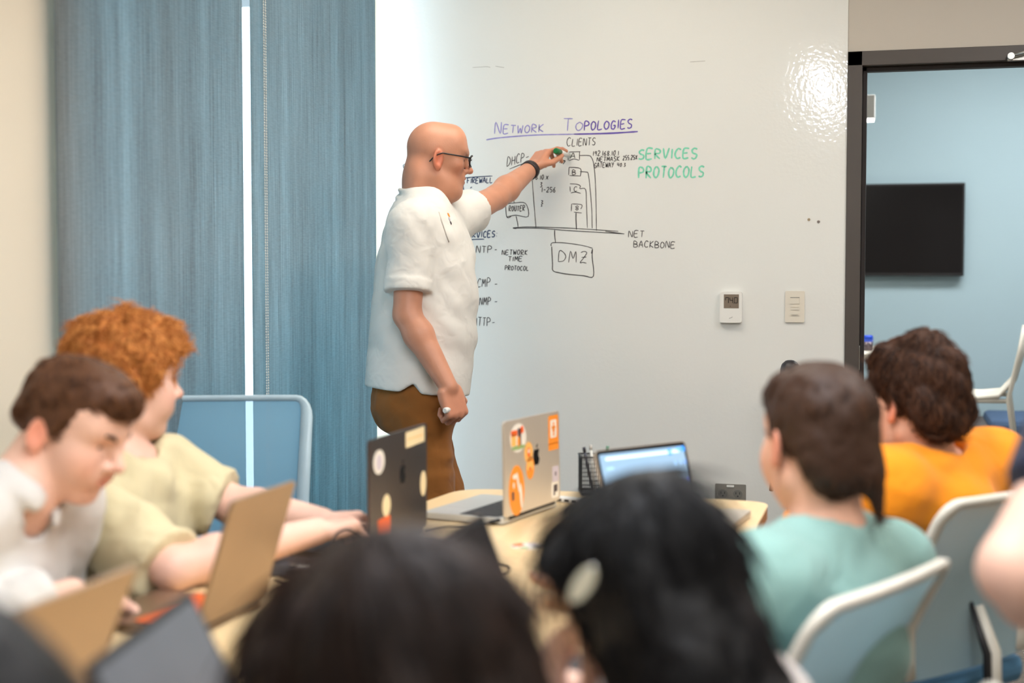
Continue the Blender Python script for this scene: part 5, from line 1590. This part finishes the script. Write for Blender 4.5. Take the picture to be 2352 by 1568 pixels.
        for A_, K_ in ((AL, KL), (AR, KR)):
            f2 = nrm(A(c['fwd'][0], c['fwd'][1], 0))
            B_ = Field(A_ - .26, A_ + .26, .012)
            B_.ell(A(A_[0], A_[1], .05) + f2 * .06, A(.048, .135, .048), frame_of(f2), .02); B_.cone(A(A_[0], A_[1], .06), A_ + A(0, 0, .03), .045, .042, .03)
            B_.half((0, 0, 0.004), (0, 0, -1))
            B_.build('shoe', M_SHOE, root)
    return root, tips
M_SHOE = mat('dark_shoe_leather', rgb(46, 38, 34), .5)

from mathutils.bvhtree import BVHTree
def surf_pt(obj, px, py, lift=.001):
    """point on a built surface along a line of sight, and its normal"""
    me = obj.data; off = obj.matrix_basis.translation.copy(); q = obj.parent
    while q is not None: off += q.location; q = q.parent
    bv = BVHTree.FromPolygons([v.co + off for v in me.vertices], [tuple(p.vertices) for p in me.polygons])
    hit = bv.ray_cast(Vector(CAM), Vector(nrm(ray(px, py))))
    if hit[0] is None: return None, None
    return A(*hit[0]) + A(*hit[1]) * lift, A(*hit[1])

# ------------------------------------------------------------------ instructor at the whiteboard
POLO = cloth_mat('white_polo_cotton', rgb(238, 234, 226), bump=.3, bscale=18)
KHAKI = cloth_mat('brown_khaki_twill', rgb(148, 94, 44), bump=.25, bscale=16)
D0 = 4.70
ph = 20 * math.pi / 180
m_f = dirv(math.cos(ph), math.sin(ph), 0)
hd = Head(P(1000, 362, 4.70), dirv(math.cos(.26), math.sin(.26), -.13), 1.0)
mc = dict(head=hd, N=P(972, 462, 4.71), SL=P(1040, 506, 4.90), SR=P(946, 520, 4.53), H=P(956, 900, 4.70), fwd=m_f, skin=SKIN_RUDDY, h=.0075, hf=.0028, hs=.0062, ht=.009,
          ER=P(935, 722, 4.49), WR=P(1030, 888, 4.45), EL=P(1140, 453, 5.12), WL=P(1222, 386, 5.33), arm=1.10, neck=1.18, jaw=1.12, w=1.0, soft=0.0, fat=1.0, stub=(.96, .93, .92), armtint=(1, .88, .84),
          hands={'R': dict(hd=dirv(.30, -.05, -.95), pn=dirv(-.62, .76, -.2), hint=dirv(.8, .4, .2), s=1.05, curls=[(1.25, 1.5, 1.0), (1.3, 1.5, 1.0), (1.3, 1.5, 1.0), (1.3, 1.45, 1.0)], thumb=[(.75, .55, .35), (.75, -.05, .65), (.55, -.5, .65)]),
                 'L': dict(hd=P(1261, 333, 5.39) - P(1222, 386, 5.33), pn=dirv(.55, .45, -.62), hint=dirv(-.1, -.9, -.2), s=1.0, curls=[(.50, .30, .25), (.70, .75, .5), (.85, .95, .6), (.95, 1.0, .6)], thumb=[(.75, .45, .50), (.95, .05, .30), (.97, -.05, .25)])},
          legs=[P(1030, 1190, 4.82), P(985, 1190, 4.60), A(0, 0, 0), A(0, 0, 0)], pants=KHAKI, thigh=.092, knee=.080)
for i in (0, 1):
    k = mc['legs'][i]; mc['legs'][2 + i] = A(k[0] - .02, k[1], .09)
sdm = np.cross(A(0, 0, 1), m_f)
def polo_extra(G_):
    prof = [(472, 968, .14, .075), (505, 966, .185, .102), (560, 970, .20, .130), (620, 974, .20, .154), (690, 977, .198, .170), (770, 972, .196, .170), (840, 964, .198, .168), (890, 958, .200, .166), (925, 956, .200, .164)]
    for (y0, x0, w0, d0), (y1, x1, w1, d1) in zip(prof[:-1], prof[1:]):
        G_.ecap(P(x0, y0, D0), P(x1, y1, D0), (w0, d0), (w1, d1), sdm, .02)
def polo_cut(G_):
    # side vent at the hem, on the side toward the room
    v = P(942, 910, 4.52)
    rr = m_f; G_.box(v, (.030, .07, .030), np.stack([nrm(rr * .8 + A(0, 0, -1.2)), sdm, nrm(A(0, 0, .8) + rr * 1.2)]), 0, .002, '-')
def fold_fn(x, y, z):
    q = np.stack([x, y, z], -1) - P(960, 700, D0)
    s = q @ nrm(m_f); zz = q[..., 2]; t = q @ sdm
    a = .0045 * np.sin((zz * 34 + s * 16 + 3 * t) + 1.2 * vnoise(x * 6, y * 6, z * 6)) * np.clip((s + .08) / .1, 0, 1) * np.clip(1 - abs(zz + .05) / .25, 0, 1)
    b = .006 * vnoise(x * 9 + 3, y * 9, z * 20 + s * 22)
    return (a + b * 1.3) * np.clip((zz + .27) / .12, .15, 1)
mc['shirt'] = dict(mat=POLO, frac=.74, fracL=.42, r=.068, flare=1.12, neckr=.070, collar=dict(rf=.082, rs=.080, h=.046, lift=.026), extra=polo_extra, cut=polo_cut, hem=(P(950, 896, D0), A(0, 0, -1) + m_f * -.10) , disp=[])
_old_extra = polo_extra
def pants_extra(T_):
    T_.ecap(P(955, 905, D0), P(955, 925, D0), (.166, .138), (.160, .122), sdm, .03)
    T_.ell(P(908, 932, 4.66), A(.10, .070, .075), np.stack([sdm, m_f, A(0, 0, 1)]), .05)
mc['pextra'] = pants_extra; mc['psd'] = sdm
mc['pdisp'] = [(.006, (14, 14, 34), 2.0), (.004, (34, 34, 12), 5.0)]
mc['shirt']['disp'] = []
def _polo_disp(G_): G_.disp(0, None, fn=fold_fn)
_pc = mc['shirt']['cut']
def polo_cut2(G_): _polo_disp(G_); _pc(G_)
mc['shirt']['cut'] = polo_cut2
man, mtips = person('person', 'bald man in a white polo and brown trousers writing on the whiteboard', mc)
# placket seam and the printed chest mark
polo_o = [o for o in man.children if o.name.startswith('shirt')][0]
M_SEAM = mat('polo_seam_shadow', rgb(206, 198, 188), .9)
pp = [surf_pt(polo_o, x, y, .0006)[0] for x, y in ((1008, 487), (1013, 505), (1019, 522), (1025, 540), (1031, 556))]
pp = [p for p in pp if p is not None]
if len(pp) > 2: worldize(MB().tube(pp, .0022, 6).build('placket', M_SEAM, man))
for (x, y, m_, r_) in ((1030, 494, M_STO, .008), (1032, 503, M_STP, .007), (1035, 512, M_STD, .006)):
    p_, n_ = surf_pt(polo_o, x, y, .0008)
    if p_ is not None:
        u1 = nrm(np.cross(n_, A(0, 0, 1))); v1 = np.cross(u1, n_)
        worldize(MB().prism([(r_ * .55 * math.cos(a), r_ * math.sin(a)) for a in np.linspace(0, 2 * math.pi, 13)[:-1]], 0, .0008, M=lambda v: p_ + u1 * v[0] + v1 * v[1] + n_ * v[2]).build('chest_print', m_, man))
# glasses
M_GLS = mat('black_spectacle_frame', rgb(28, 26, 30), .3)
gl = MB()
def H_(x, y, z): return hd(x, y, z)
for sx in (-1, 1):
    ring = [H_(sx * (.033 + .026 * math.copysign(abs(math.cos(a)) ** .6, math.cos(a))), .116 - .012 * abs(math.cos(a)) * (math.cos(a) > 0), .002 + .018 * math.copysign(abs(math.sin(a)) ** .6, math.sin(a))) for a in np.linspace(0, 2 * math.pi, 25)[:-1]]
    gl.tube(ring, .0027, 6, closed=True)
    gl.tube([H_(sx * .060, .104, .010), H_(sx * .074, .060, .010), H_(sx * .080, .005, .010), H_(sx * .083, -.018, -.002), H_(sx * .081, -.034, -.024)], [.0028, .0024, .0024, .0024, .0022], 6)
gl.tube([H_(-.008, .119, .008), H_(0, .122, .011), H_(.008, .119, .008)], .002, 6)
g_o = worldize(gl.build('glasses', M_GLS, man))
for sx in (-1, 1):
    worldize(MB().prism([(.0245 * math.copysign(abs(math.cos(a)) ** .6, math.cos(a)), .0165 * math.copysign(abs(math.sin(a)) ** .6, math.sin(a))) for a in np.linspace(0, 2 * math.pi, 21)[:-1]], -.0006, .0006, M=lambda v, sx=sx: H_(sx * .033 + v[0], .113 + v[2], .002 + v[1])).build('lens', M_PANE, g_o))
# watch on the left wrist
wq = mc['WL'] + nrm(mc['EL'] - mc['WL']) * .020; wd = nrm(mc['WL'] - mc['EL'])
u_ = nrm(np.cross(wd, A(0, 0, 1))); v_ = np.cross(wd, u_)
wt = MB()
ringp = []
for a in np.linspace(0, 2 * math.pi, 25)[:-1]:
    ringp.append(wq + (u_ * math.cos(a) * .0345 + v_ * math.sin(a) * .0325))
wt_v = []; 
for p in ringp:
    o_ = nrm(p - wq)
    for (l_, r_) in ((-.011, -.004), (.011, -.004), (.011, .003), (-.011, .003)): wt_v.append(p + wd * l_ + o_ * r_)
wt.add(wt_v, [(i * 4 + k, i * 4 + (k + 1) % 4, ((i + 1) % 24) * 4 + (k + 1) % 4, ((i + 1) % 24) * 4 + k) for i in range(24) for k in range(4)], True)
w_o = worldize(wt.build('watch_strap', mat('dark_brown_strap', rgb(48, 38, 38), .55), man))
bk = nrm(-A(0, 0, 1) + FH * .3); bk = nrm(bk - wd * np.dot(bk, wd)); bs = np.cross(wd, bk)
worldize(MB().bbox((-.012, -.013, 0), (.012, .013, .008), .003, M=lambda v: wq + bk * (.031 + v[2]) + wd * v[0] + bs * v[1]).build('watch_case', M_CHROME, w_o))
# markers held in his hands
def marker(a, b, r, capm, barm, label, capfirst=True):
    t = thing('marker', label, 'marker', tuple(a)); d = nrm(b - a); L = np.linalg.norm(b - a)
    worldize(MB().tube([a, a + d * .004, a + d * L * .28], [r * .8, r * 1.08, r * 1.08], 14).build('cap', capm, t))
    worldize(MB().tube([a + d * L * .28, a + d * L * .86], r, 14).build('barrel', barm, t))
    worldize(MB().tube([a + d * L * .86, a + d * L * .92, b], [r * .75, r * .6, r * .25], 12).build('tip', capm, t))
gm = mat('green_marker_plastic', rgb(22, 120, 60), .35)
gtip = PY(1310, 358, BY - .002)
ga = P(1276, 346, 5.33)
marker(ga, gtip, .0105, gm, M_WHITEPL, 'green marker held in the raised hand against the whiteboard')
kn = mc['WR'] + nrm(mc['hands']['R']['hd']) * .082
wa = P(1021, 943, 4.405)
wdv = nrm(dirv(.45, .85, .06))
marker(wa, wa + wdv * .125, .0085, M_WHITEPL, M_WHITEPL, 'white marker held in the lowered right hand')

# ------------------------------------------------------------------ boy in the white shirt (left front)
BROWN = hair_mat('brown_hair', rgb(46, 28, 20), rgb(136, 90, 58)); DBROWN = hair_mat('dark_brown_hair', rgb(30, 19, 15), rgb(108, 70, 48)); BLACKH = hair_mat('black_hair', rgb(4, 4, 5), rgb(18, 15, 16)); GINGER = hair_mat('ginger_hair', rgb(168, 86, 30), rgb(255, 178, 98), 55)
TAN_BROWN = hair_mat('two_tone_brown_hair', rgb(30, 20, 16), rgb(98, 66, 46))
WHITESH = cloth_mat('white_shirt_cotton', rgb(216, 211, 204), bump=.4, bscale=14)
b1h = Head(P(160, 974, 2.40), dirv(math.cos(.30), -math.sin(.30), -.46), .94)
N1 = P(50, 1128, 2.37)
b1 = dict(head=b1h, N=N1, SL=N1 + A(-.05, .18, -.045), SR=N1 + A(-.06, -.18, -.05), H=A(-1.60, 2.06, .54), fwd=A(1, 0, 0), skin=SKIN_PALE, h=.009, hf=.0032, brow=DBROWN,
          EL=A(-1.52, 2.30, .70), WL=A(-1.36, 2.22, .655), ER=A(-1.46, 1.86, .735), WR=A(-1.30, 2.05, .795),
          hands={'R': dict(hd=P(285, 1378, 2.36) - P(225, 1368, 2.33), pn=A(0, 0, -1), hint=dirv(0, 1, 0), curls=[(.3, .5, .4), (.3, .55, .45), (.35, .6, .45), (.4, .6, .45)], thumb=[(.7, .6, .2), (.9, .3, .3), (.95, .1, .35)])},
          legs=[A(-1.15, 2.2, .50), A(-1.15, 1.98, .50), A(-1.18, 2.2, .09), A(-1.18, 1.98, .09)], pants=cloth_mat('dark_denim', rgb(48, 56, 74)),
          shirt=dict(mat=WHITESH, frac=1.85, r=.066, neckr=.062, collar=dict(rf=.066, rs=.064, h=.024, lift=.016), disp=[(.007, (10, 10, 22), 1.0)]))
boy1, _ = person('person', 'boy in a white shirt with brown hair looking down at his keyboard', b1)
SHORT = [('+', 'e', (0, -.014, .036), (.083, .106, .093)), ('+', 'e', (0, -.072, -.012), (.066, .042, .060)),
         ('+', 'e', (0, .045, .075), (.072, .064, .052), .03), ('-', 'b', (0, .135, -.035), (.16, .075, .105), .012), ('-', 'b', (0, .06, -.10), (.16, .075, .085), .012), ('-', 'b', (0, .0, -.16), (.16, .16, .085), .02)]
FADE = [('+', 'e', (0, -.007, .036), (.083, .097, .089)), ('+', 'e', (0, .035, .080), (.066, .078, .046)), ('+', 'e', (0, -.066, -.005), (.060, .034, .046)),
        ('-', 'b', (0, .150, -.025), (.16, .075, .078), .010), ('-', 'b', (0, .068, -.10), (.16, .072, .098), .010), ('-', 'b', (0, .0, -.165), (.16, .16, .085), .02),
        ('+', 'c', ((.072, .020, .030), (.075, .016, -.004)), (.010, .008), .012), ('+', 'c', ((-.072, .020, .030), (-.075, .016, -.004)), (.010, .008), .012)]
hair_build(boy1, b1h, FADE, BROWN, (.0025, 55), dict(n=6000, len=.030, lift=.35, crown=(0, -.04, .12), away=1.0, down=.1, fwd=.5, mess=.3, r=.0012, where=lambda q: q[:, 2] > .0))

# ------------------------------------------------------------------ red-haired boy in the cream shirt
CREAM = cloth_mat('cream_button_shirt', rgb(220, 206, 166), bump=.6, bscale=12)
b2h = Head(P(285, 868, 2.92), dirv(math.cos(.62), math.sin(.62), -.10), .98)
b2 = dict(head=b2h, N=P(268, 1046, 2.92), SL=P(392, 1082, 3.04), SR=P(152, 1150, 2.73), H=A(-1.66, 2.60, .54), fwd=A(.96, .25, 0), skin=SKIN_PALE, h=.008, hf=.003, brow=GINGER,
          ER=P(398, 1306, 2.62), WR=P(728, 1219, 2.80), EL=P(536, 1160, 3.02), WL=P(738, 1194, 3.0), armtint=(1, .93, .9),
          hands={'R': dict(hd=P(795, 1203, 2.87) - P(728, 1219, 2.80), pn=A(.1, .1, -1), hint=dirv(0, 1, 0), s=.98, curls=[(.55, .55, .4), (.62, .6, .4), (.72, .6, .4), (.85, .6, .4)], thumb=[(.75, .5, .25), (.95, .2, .25), (1, 0, .2)], spread=.12),
                 'L': dict(hd=P(800, 1187, 3.06) - P(738, 1194, 3.0), pn=A(.1, -.1, -1), hint=dirv(0, -1, 0), s=.98, curls=[(.5, .55, .4), (.55, .55, .4), (.62, .6, .4), (.7, .6, .4)], thumb=[(.75, .5, .25), (.95, .2, .25), (1, 0, .2)], spread=.12)},
          legs=[A(-1.2, 2.8, .50), A(-1.2, 2.55, .50), A(-1.25, 2.8, .09), A(-1.25, 2.55, .09)], pants=cloth_mat('tan_chino', rgb(120, 104, 84)),
          shirt=dict(mat=CREAM, frac=.93, fracL=.80, flare=1.08, r=.064, cuff=1.0, neckr=.066, collar=dict(rf=.078, rs=.074, h=.034, lift=.022), disp=[(.013, (9, 9, 16), 4.0), (.008, (24, 24, 11), 7.0)]))
boy2, _ = person('person', 'red-haired boy in a cream shirt typing on the dark laptop', b2)
CURLY = [('+', 'e', (0, -.012, .046), (.092, .112, .094)), ('+', 'e', (0, .050, .085), (.078, .066, .046)), ('+', 'e', (0, -.074, -.010), (.070, .044, .060)),
         ('-', 'b', (0, .165, -.045), (.16, .075, .105), .012), ('-', 'b', (0, .072, -.10), (.16, .070, .098), .012), ('-', 'b', (0, .0, -.165), (.16, .16, .085), .02), ('+', 'e', (-.074, .016, .012), (.020, .026, .036), .012), ('+', 'e', (.074, .016, .012), (.020, .026, .036), .012)]
hair_build(boy2, b2h, CURLY, GINGER, (.010, 42), dict(n=8000, len=.042, lift=.7, curl=.75, seg=7, bend=.25, crown=(0, -.04, .12), away=.9, down=.35, mess=.5, r=.0013))

# ------------------------------------------------------------------ boy in the mint shirt (right)
MINT = cloth_mat('mint_tshirt_cotton', rgb(140, 176, 168), bump=.4, bscale=14)
b3h = Head(P(1882, 1012, 2.32), dirv(-math.sin(.24), math.cos(.24), -.10), 1.0, roll=.05)
b3 = dict(head=b3h, N=P(1900, 1222, 2.30), SL=P(1752, 1345, 2.15), SR=P(2045, 1300, 2.46), H=A(-.17, 2.27, .54), fwd=A(-.887, .46, 0), skin=SKIN_FAIR, h=.010, hf=.004, brow=DBROWN,
          EL=A(-.37, 2.16, .745), WL=A(-.50, 2.36, .785), ER=A(-.22, 2.68, .745), WR=A(-.44, 2.72, .785),
          legs=[A(-.40, 2.38, .50), A(-.32, 2.60, .50), A(-.42, 2.38, .09), A(-.34, 2.60, .09)], pants=cloth_mat('navy_jeans', rgb(40, 50, 72)),
          shirt=dict(mat=MINT, frac=.62, r=.066, neckr=.070, disp=[(.006, (9, 9, 18), 2.0)]))
boy3, _ = person('person', 'short-haired boy in a mint shirt seen from behind, facing the whiteboard', b3)
BACKHAIR = [('+', 'e', (0, -.014, .036), (.084, .106, .092)), ('+', 'e', (0, -.074, -.022), (.070, .042, .066)), ('+', 'c', ((-.045, -.088, -.050), (-.066, -.078, -.108)), (.022, .006), .03),
            ('+', 'e', (0, .045, .075), (.072, .064, .052), .03), ('-', 'b', (0, .145, -.035), (.16, .075, .105), .012), ('-', 'b', (0, .062, -.10), (.16, .078, .092), .012)]
hair_build(boy3, b3h, BACKHAIR, TAN_BROWN, (.003, 40), dict(n=6500, len=.036, lift=.22, crown=(0, -.03, .12), away=.6, down=.9, mess=.16, r=.0013))

# ------------------------------------------------------------------ boy in the orange hoodie (right, far)
ORANGE = cloth_mat('orange_sweatshirt', rgb(250, 150, 30), bump=.3, bscale=12)
b4h = Head(P(2112, 918, 3.0), dirv(-math.sin(.42), math.cos(.42), -.06), 1.0)
b4 = dict(head=b4h, N=P(2122, 1076, 3.02), SL=P(2022, 1128, 2.88), SR=P(2278, 1085, 3.12), H=A(-.05, 3.18, .54), fwd=A(-.786, .618, 0), skin=SKIN_FAIR, h=.010, hf=.0038, brow=DBROWN,
          EL=A(-.16, 3.06, .76), WL=P(2024, 1086, 3.10), ER=A(.10, 3.44, .70), WR=A(-.10, 3.50, .66),
          hands={'L': dict(hd=dirv(.12, -.05, 1), pn=dirv(.8, .5, 0), hint=dirv(.3, -1, 0), curls=[(.5, .8, .5)] * 4, thumb=[(.8, .5, .2), (.95, .2, .25), (1, 0, .2)])},
          legs=[A(-.22, 3.22, .50), A(-.08, 3.44, .50), A(-.24, 3.24, .09), A(-.10, 3.46, .09)], pants=cloth_mat('grey_jeans', rgb(70, 72, 80)),
          shirt=dict(mat=ORANGE, frac=1.8, r=.070, neckr=.080, disp=[(.010, (8, 8, 17), 3.0), (.005, (18, 18, 30), 6.0)],
                     extra=lambda G_: (G_.ell(P(2140, 1150, 2.95), (.13, .10, .045), None, .06), G_.cone(b4['SL'], b4['SR'], .075, .078, .06), G_.cone(b4['N'] - A(0, 0, .03), b4['SR'], .075, .078, .06), G_.cone(b4['N'] - A(0, 0, .03), b4['SL'], .075, .072, .06))))
boy4, _ = person('person', 'boy in an orange sweatshirt with wavy brown hair, seen from behind', b4)
WAVY = [('+', 'e', (0, -.010, .040), (.087, .103, .092)), ('+', 'e', (0, -.070, -.014), (.072, .042, .060)),
        ('+', 'e', (0, .045, .075), (.072, .064, .052), .03), ('-', 'b', (0, .145, -.035), (.16, .075, .105), .012), ('-', 'b', (0, .062, -.105), (.16, .078, .092), .012), ('+', 'e', (.0, -.02, .125), (.035, .04, .018), .03)]
hair_build(boy4, b4h, WAVY, DBROWN, (.005, 34), dict(n=7500, len=.052, lift=.45, curl=.35, seg=6, crown=(0, -.03, .13), away=.7, down=.7, mess=.35, r=.0014))

# ------------------------------------------------------------------ black-haired person with the hair clip
NAVY = cloth_mat('dark_top_fabric', rgb(34, 34, 42)); GREYTOP = cloth_mat('light_grey_top_fabric', rgb(196, 186, 180))
b5h = Head(P(1478, 1325, 1.62), A(-.80, .52, -.30), .90)
N5 = b5h(0, -.05, -.165)
b5 = dict(head=b5h, N=N5, SL=N5 + A(.04, -.165, -.05), SR=N5 + A(.03, .165, -.05), H=A(-.15, 1.52, .53), fwd=A(-1, .05, 0), skin=SKIN_PALE, h=.011, hf=.0045,
          EL=A(-.27, 1.34, .76), WL=P(1268, 1730, 1.66), hands={'L': dict(hd=dirv(-.10, .1, 1), pn=dirv(.85, .5, .1), hint=dirv(.2, -1, 0), curls=[(.4, .7, .5), (.5, .8, .5), (.6, .8, .5), (.7, .8, .5)], thumb=[(.8, .5, .2), (.95, .2, .25), (1, 0, .2)])}, ER=A(-.27, 1.74, .755), WR=A(-.42, 1.76, .79),
          legs=[A(-.34, 1.40, .50), A(-.34, 1.60, .50), A(-.36, 1.40, .09), A(-.36, 1.60, .09)], pants=NAVY,
          shirt=dict(mat=GREYTOP, frac=1.6, r=.062, neckr=.066, disp=[(.005, (9, 9, 16), 2.0)]))
p5, _ = person('person', 'black-haired person with a pale hair clip, facing left', b5)
LONGB = [('+', 'e', (0, -.014, .038), (.092, .112, .096)), ('+', 'e', (0, -.070, -.06), (.086, .055, .11), .04), ('+', 'e', (0, -.10, -.17), (.095, .050, .12), .05), ('+', 'e', (0, -.13, -.27), (.10, .045, .10), .05),
         ('+', 'e', (0, .062, .060), (.070, .050, .050), .03), ('+', 'c', ((.078, .055, .05), (.080, .030, -.02)), (.020, .016), .02), ('+', 'c', ((-.078, .055, .05), (-.080, .03, -.02)), (.020, .016), .02),
         ('+', 'e', (.076, -.030, -.060), (.030, .062, .12), .03), ('+', 'e', (-.076, -.030, -.060), (.030, .062, .12), .03),
         ('-', 'b', (0, .160, -.052), (.062, .085, .080), .02), ('-', 'b', (0, .125, -.12), (.16, .07, .075), .02)]
hair_build(p5, b5h, LONGB, BLACKH, (.004, 30), dict(n=5000, len=.085, lift=.10, seg=5, bend=.12, crown=(0, -.02, .12), away=.5, down=1.0, mess=.12, r=.0016), res=.006, box=(b5h.c - A(.25, .22, .42), b5h.c + A(.42, .22, .2)))
clip = MB().prism([(.021 * math.cos(a), .0095 * math.sin(a)) for a in np.linspace(0, 2 * math.pi, 21)[:-1]], 0, .007, M=lambda v: P(1338, 1340, 1.478) + nrm(R3 * .55 + U3 * .83) * v[0] + nrm(-R3 * .83 + U3 * .55) * v[1] - F3 * v[2])
ho = thing('hair_clip', 'pale cream hair clip in the black hair', 'hair clip', tuple(P(1338, 1340, 1.478)))
worldize(clip.build('clip_body', mat('cream_acetate', rgb(206, 200, 176), .35), ho))
worldize(MB().tube([P(1338, 1340, 1.478) - nrm(R3 * .55 + U3 * .83) * .022, P(1338, 1340, 1.478) + nrm(R3 * .55 + U3 * .83) * .022], .003, 6).build('spring_bar', M_CHROME, ho))

# ------------------------------------------------------------------ brown-haired person at the bottom centre
b6h = Head(P(905, 1585, 1.20), A(-.90, .22, -.30), 1.0)
N6 = b6h(0, -.05, -.165)
b6 = dict(head=b6h, N=N6, SL=N6 + A(.04, -.165, -.05), SR=N6 + A(.03, .165, -.05), H=A(-.19, 1.08, .50), fwd=A(-1, .1, 0), skin=SKIN_PALE, h=.012, hf=.005,
          EL=A(-.40, .90, .755), WL=A(-.54, 1.08, .785), ER=A(-.40, 1.30, .755), WR=A(-.56, 1.28, .785),
          legs=[A(-.50, .98, .48), A(-.50, 1.20, .48), A(-.52, .98, .09), A(-.52, 1.20, .09)], pants=NAVY, shirt=dict(mat=NAVY, frac=1.6, r=.062, neckr=.066))
p6, _ = person('person', 'dark brown-haired person at the bottom centre, seen from behind', b6)
hair_build(p6, b6h, LONGB, hair_mat('very_dark_brown_hair', rgb(13, 9, 8), rgb(58, 40, 31)), (.004, 26), dict(n=5000, len=.085, lift=.10, seg=5, bend=.12, crown=(0, -.02, .12), away=.6, down=.9, mess=.12, r=.0018), res=.006, box=(b6h.c - A(.25, .22, .42), b6h.c + A(.42, .22, .2)))

# ------------------------------------------------------------------ dark-haired person at the bottom left corner
b7h = Head(P(-165, 1835, .92), A(-.25, .93, -.25), 1.0)
N7 = b7h(0, -.05, -.165)
b7 = dict(head=b7h, N=N7, SL=N7 + A(-.165, -.05, -.05), SR=N7 + A(.165, -.04, -.05), H=A(-.56, .52, .50), fwd=A(-.1, 1, 0), skin=SKIN_FAIR, h=.013, hf=.006,
          EL=A(-.88, .72, .775), WL=A(-.80, .95, .80), ER=A(-.36, .72, .775), WR=A(-.50, .95, .80),
          legs=[A(-.68, .95, .48), A(-.48, .95, .48), A(-.68, .97, .09), A(-.48, .97, .09)], pants=NAVY, shirt=dict(mat=NAVY, frac=1.6, r=.062, neckr=.066))
p7, _ = person('person', 'dark-haired person cut off at the bottom left corner', b7)
hair_build(p7, b7h, LONGB, BLACKH, (.004, 26), dict(n=1200, len=.06, lift=.12, mess=.15, r=.002), res=.007, box=(b7h.c - A(.25, .42, .42), b7h.c + A(.25, .22, .2)))

# ------------------------------------------------------------------ person in navy at the right edge
b8h = Head(P(2710, 720, 1.80), A(-.25, .95, -.05), 1.0)
b8 = dict(head=b8h, N=P(2700, 935, 1.80), SL=P(2520, 1010, 1.72), SR=P(2520, 1010, 1.72) + A(.36, .05, 0), H=A(.42, 1.80, .60), fwd=A(-.1, 1, 0), skin=SKIN_PALE, h=.010, hf=.006,
          EL=P(2338, 1310, 1.66), WL=P(2480, 1450, 1.86), ER=A(.72, 1.85, .86), WR=A(.62, 2.05, .90), arm=1.15,
          legs=[A(.30, 2.22, .55), A(.50, 2.22, .55), A(.30, 2.2, .09), A(.50, 2.2, .09)], pants=NAVY,
          shirt=dict(mat=cloth_mat('navy_tshirt_cotton', rgb(36, 40, 60)), frac=.46, r=.066, neckr=.066))
p8, _ = person('person', 'person in a navy shirt at the right edge, only one bare arm in view', b8)
hair_build(p8, b8h, SHORT, DBROWN, (.004, 40), None, res=.008)
sh8 = thing('stool', 'padded stool under the person in navy', 'stool', (.37, 1.78, 0))
MB().tube([(0, 0, .44), (0, 0, .45), (0, 0, .49), (0, 0, .50)], [.17, .18, .18, .16], 24).build('seat', M_CHAIRSEAT, sh8)
MB().tube([(0, 0, .44), (0, 0, .04)], .025, 10).build('stem', M_CHROME, sh8)
MB().tube([(0, 0, .0), (0, 0, .02), (0, 0, .04)], [.2, .2, .05], 24).build('base', M_CHAIRW, sh8)

# dark rounded case leaning on the wall behind the boy in mint
q = P(1812, 822, 4.9)
bag = thing('instrument_case', 'black round-topped case leaning on the wall behind the boy in mint', 'case', (q[0], q[1], 0))
F = Field((q[0] - .25, q[1] - .2, 0), (q[0] + .25, q[1] + .2, q[2] + .05), .012)
F.cone((q[0] + .10, q[1] - .02, .08), (q[0] + .005, q[1], q[2] - .040), .075, .036, .02)
F.half((0, 0, .004), (0, 0, -1))
F.build('shell', mat('black_nylon', rgb(22, 20, 28), .4), bag)
worldize(MB().tube([(q[0] - .03, q[1] - .06, q[2] - .30), (q[0] - .04, q[1] - .10, q[2] - .36), (q[0] - .05, q[1] - .07, q[2] - .45)], .008, 8).build('handle', M_BLACK, bag))
# pen in the raised hand of the boy in orange
q = P(2037, 1050, 3.06)
tp = thing('pen', 'silver pen held by the boy in orange beside his neck', 'pen', tuple(q))
worldize(MB().tube([P(2030, 1035, 3.07), P(2042, 1078, 3.05)], .005, 8).build('barrel', mat('blue_grey_pen', rgb(110, 140, 160), .3, metal=.4), tp))
worldize(MB().tube([P(2030, 1035, 3.07), P(2027, 1025, 3.075)], .0055, 8).build('cap', M_CHROME, tp))
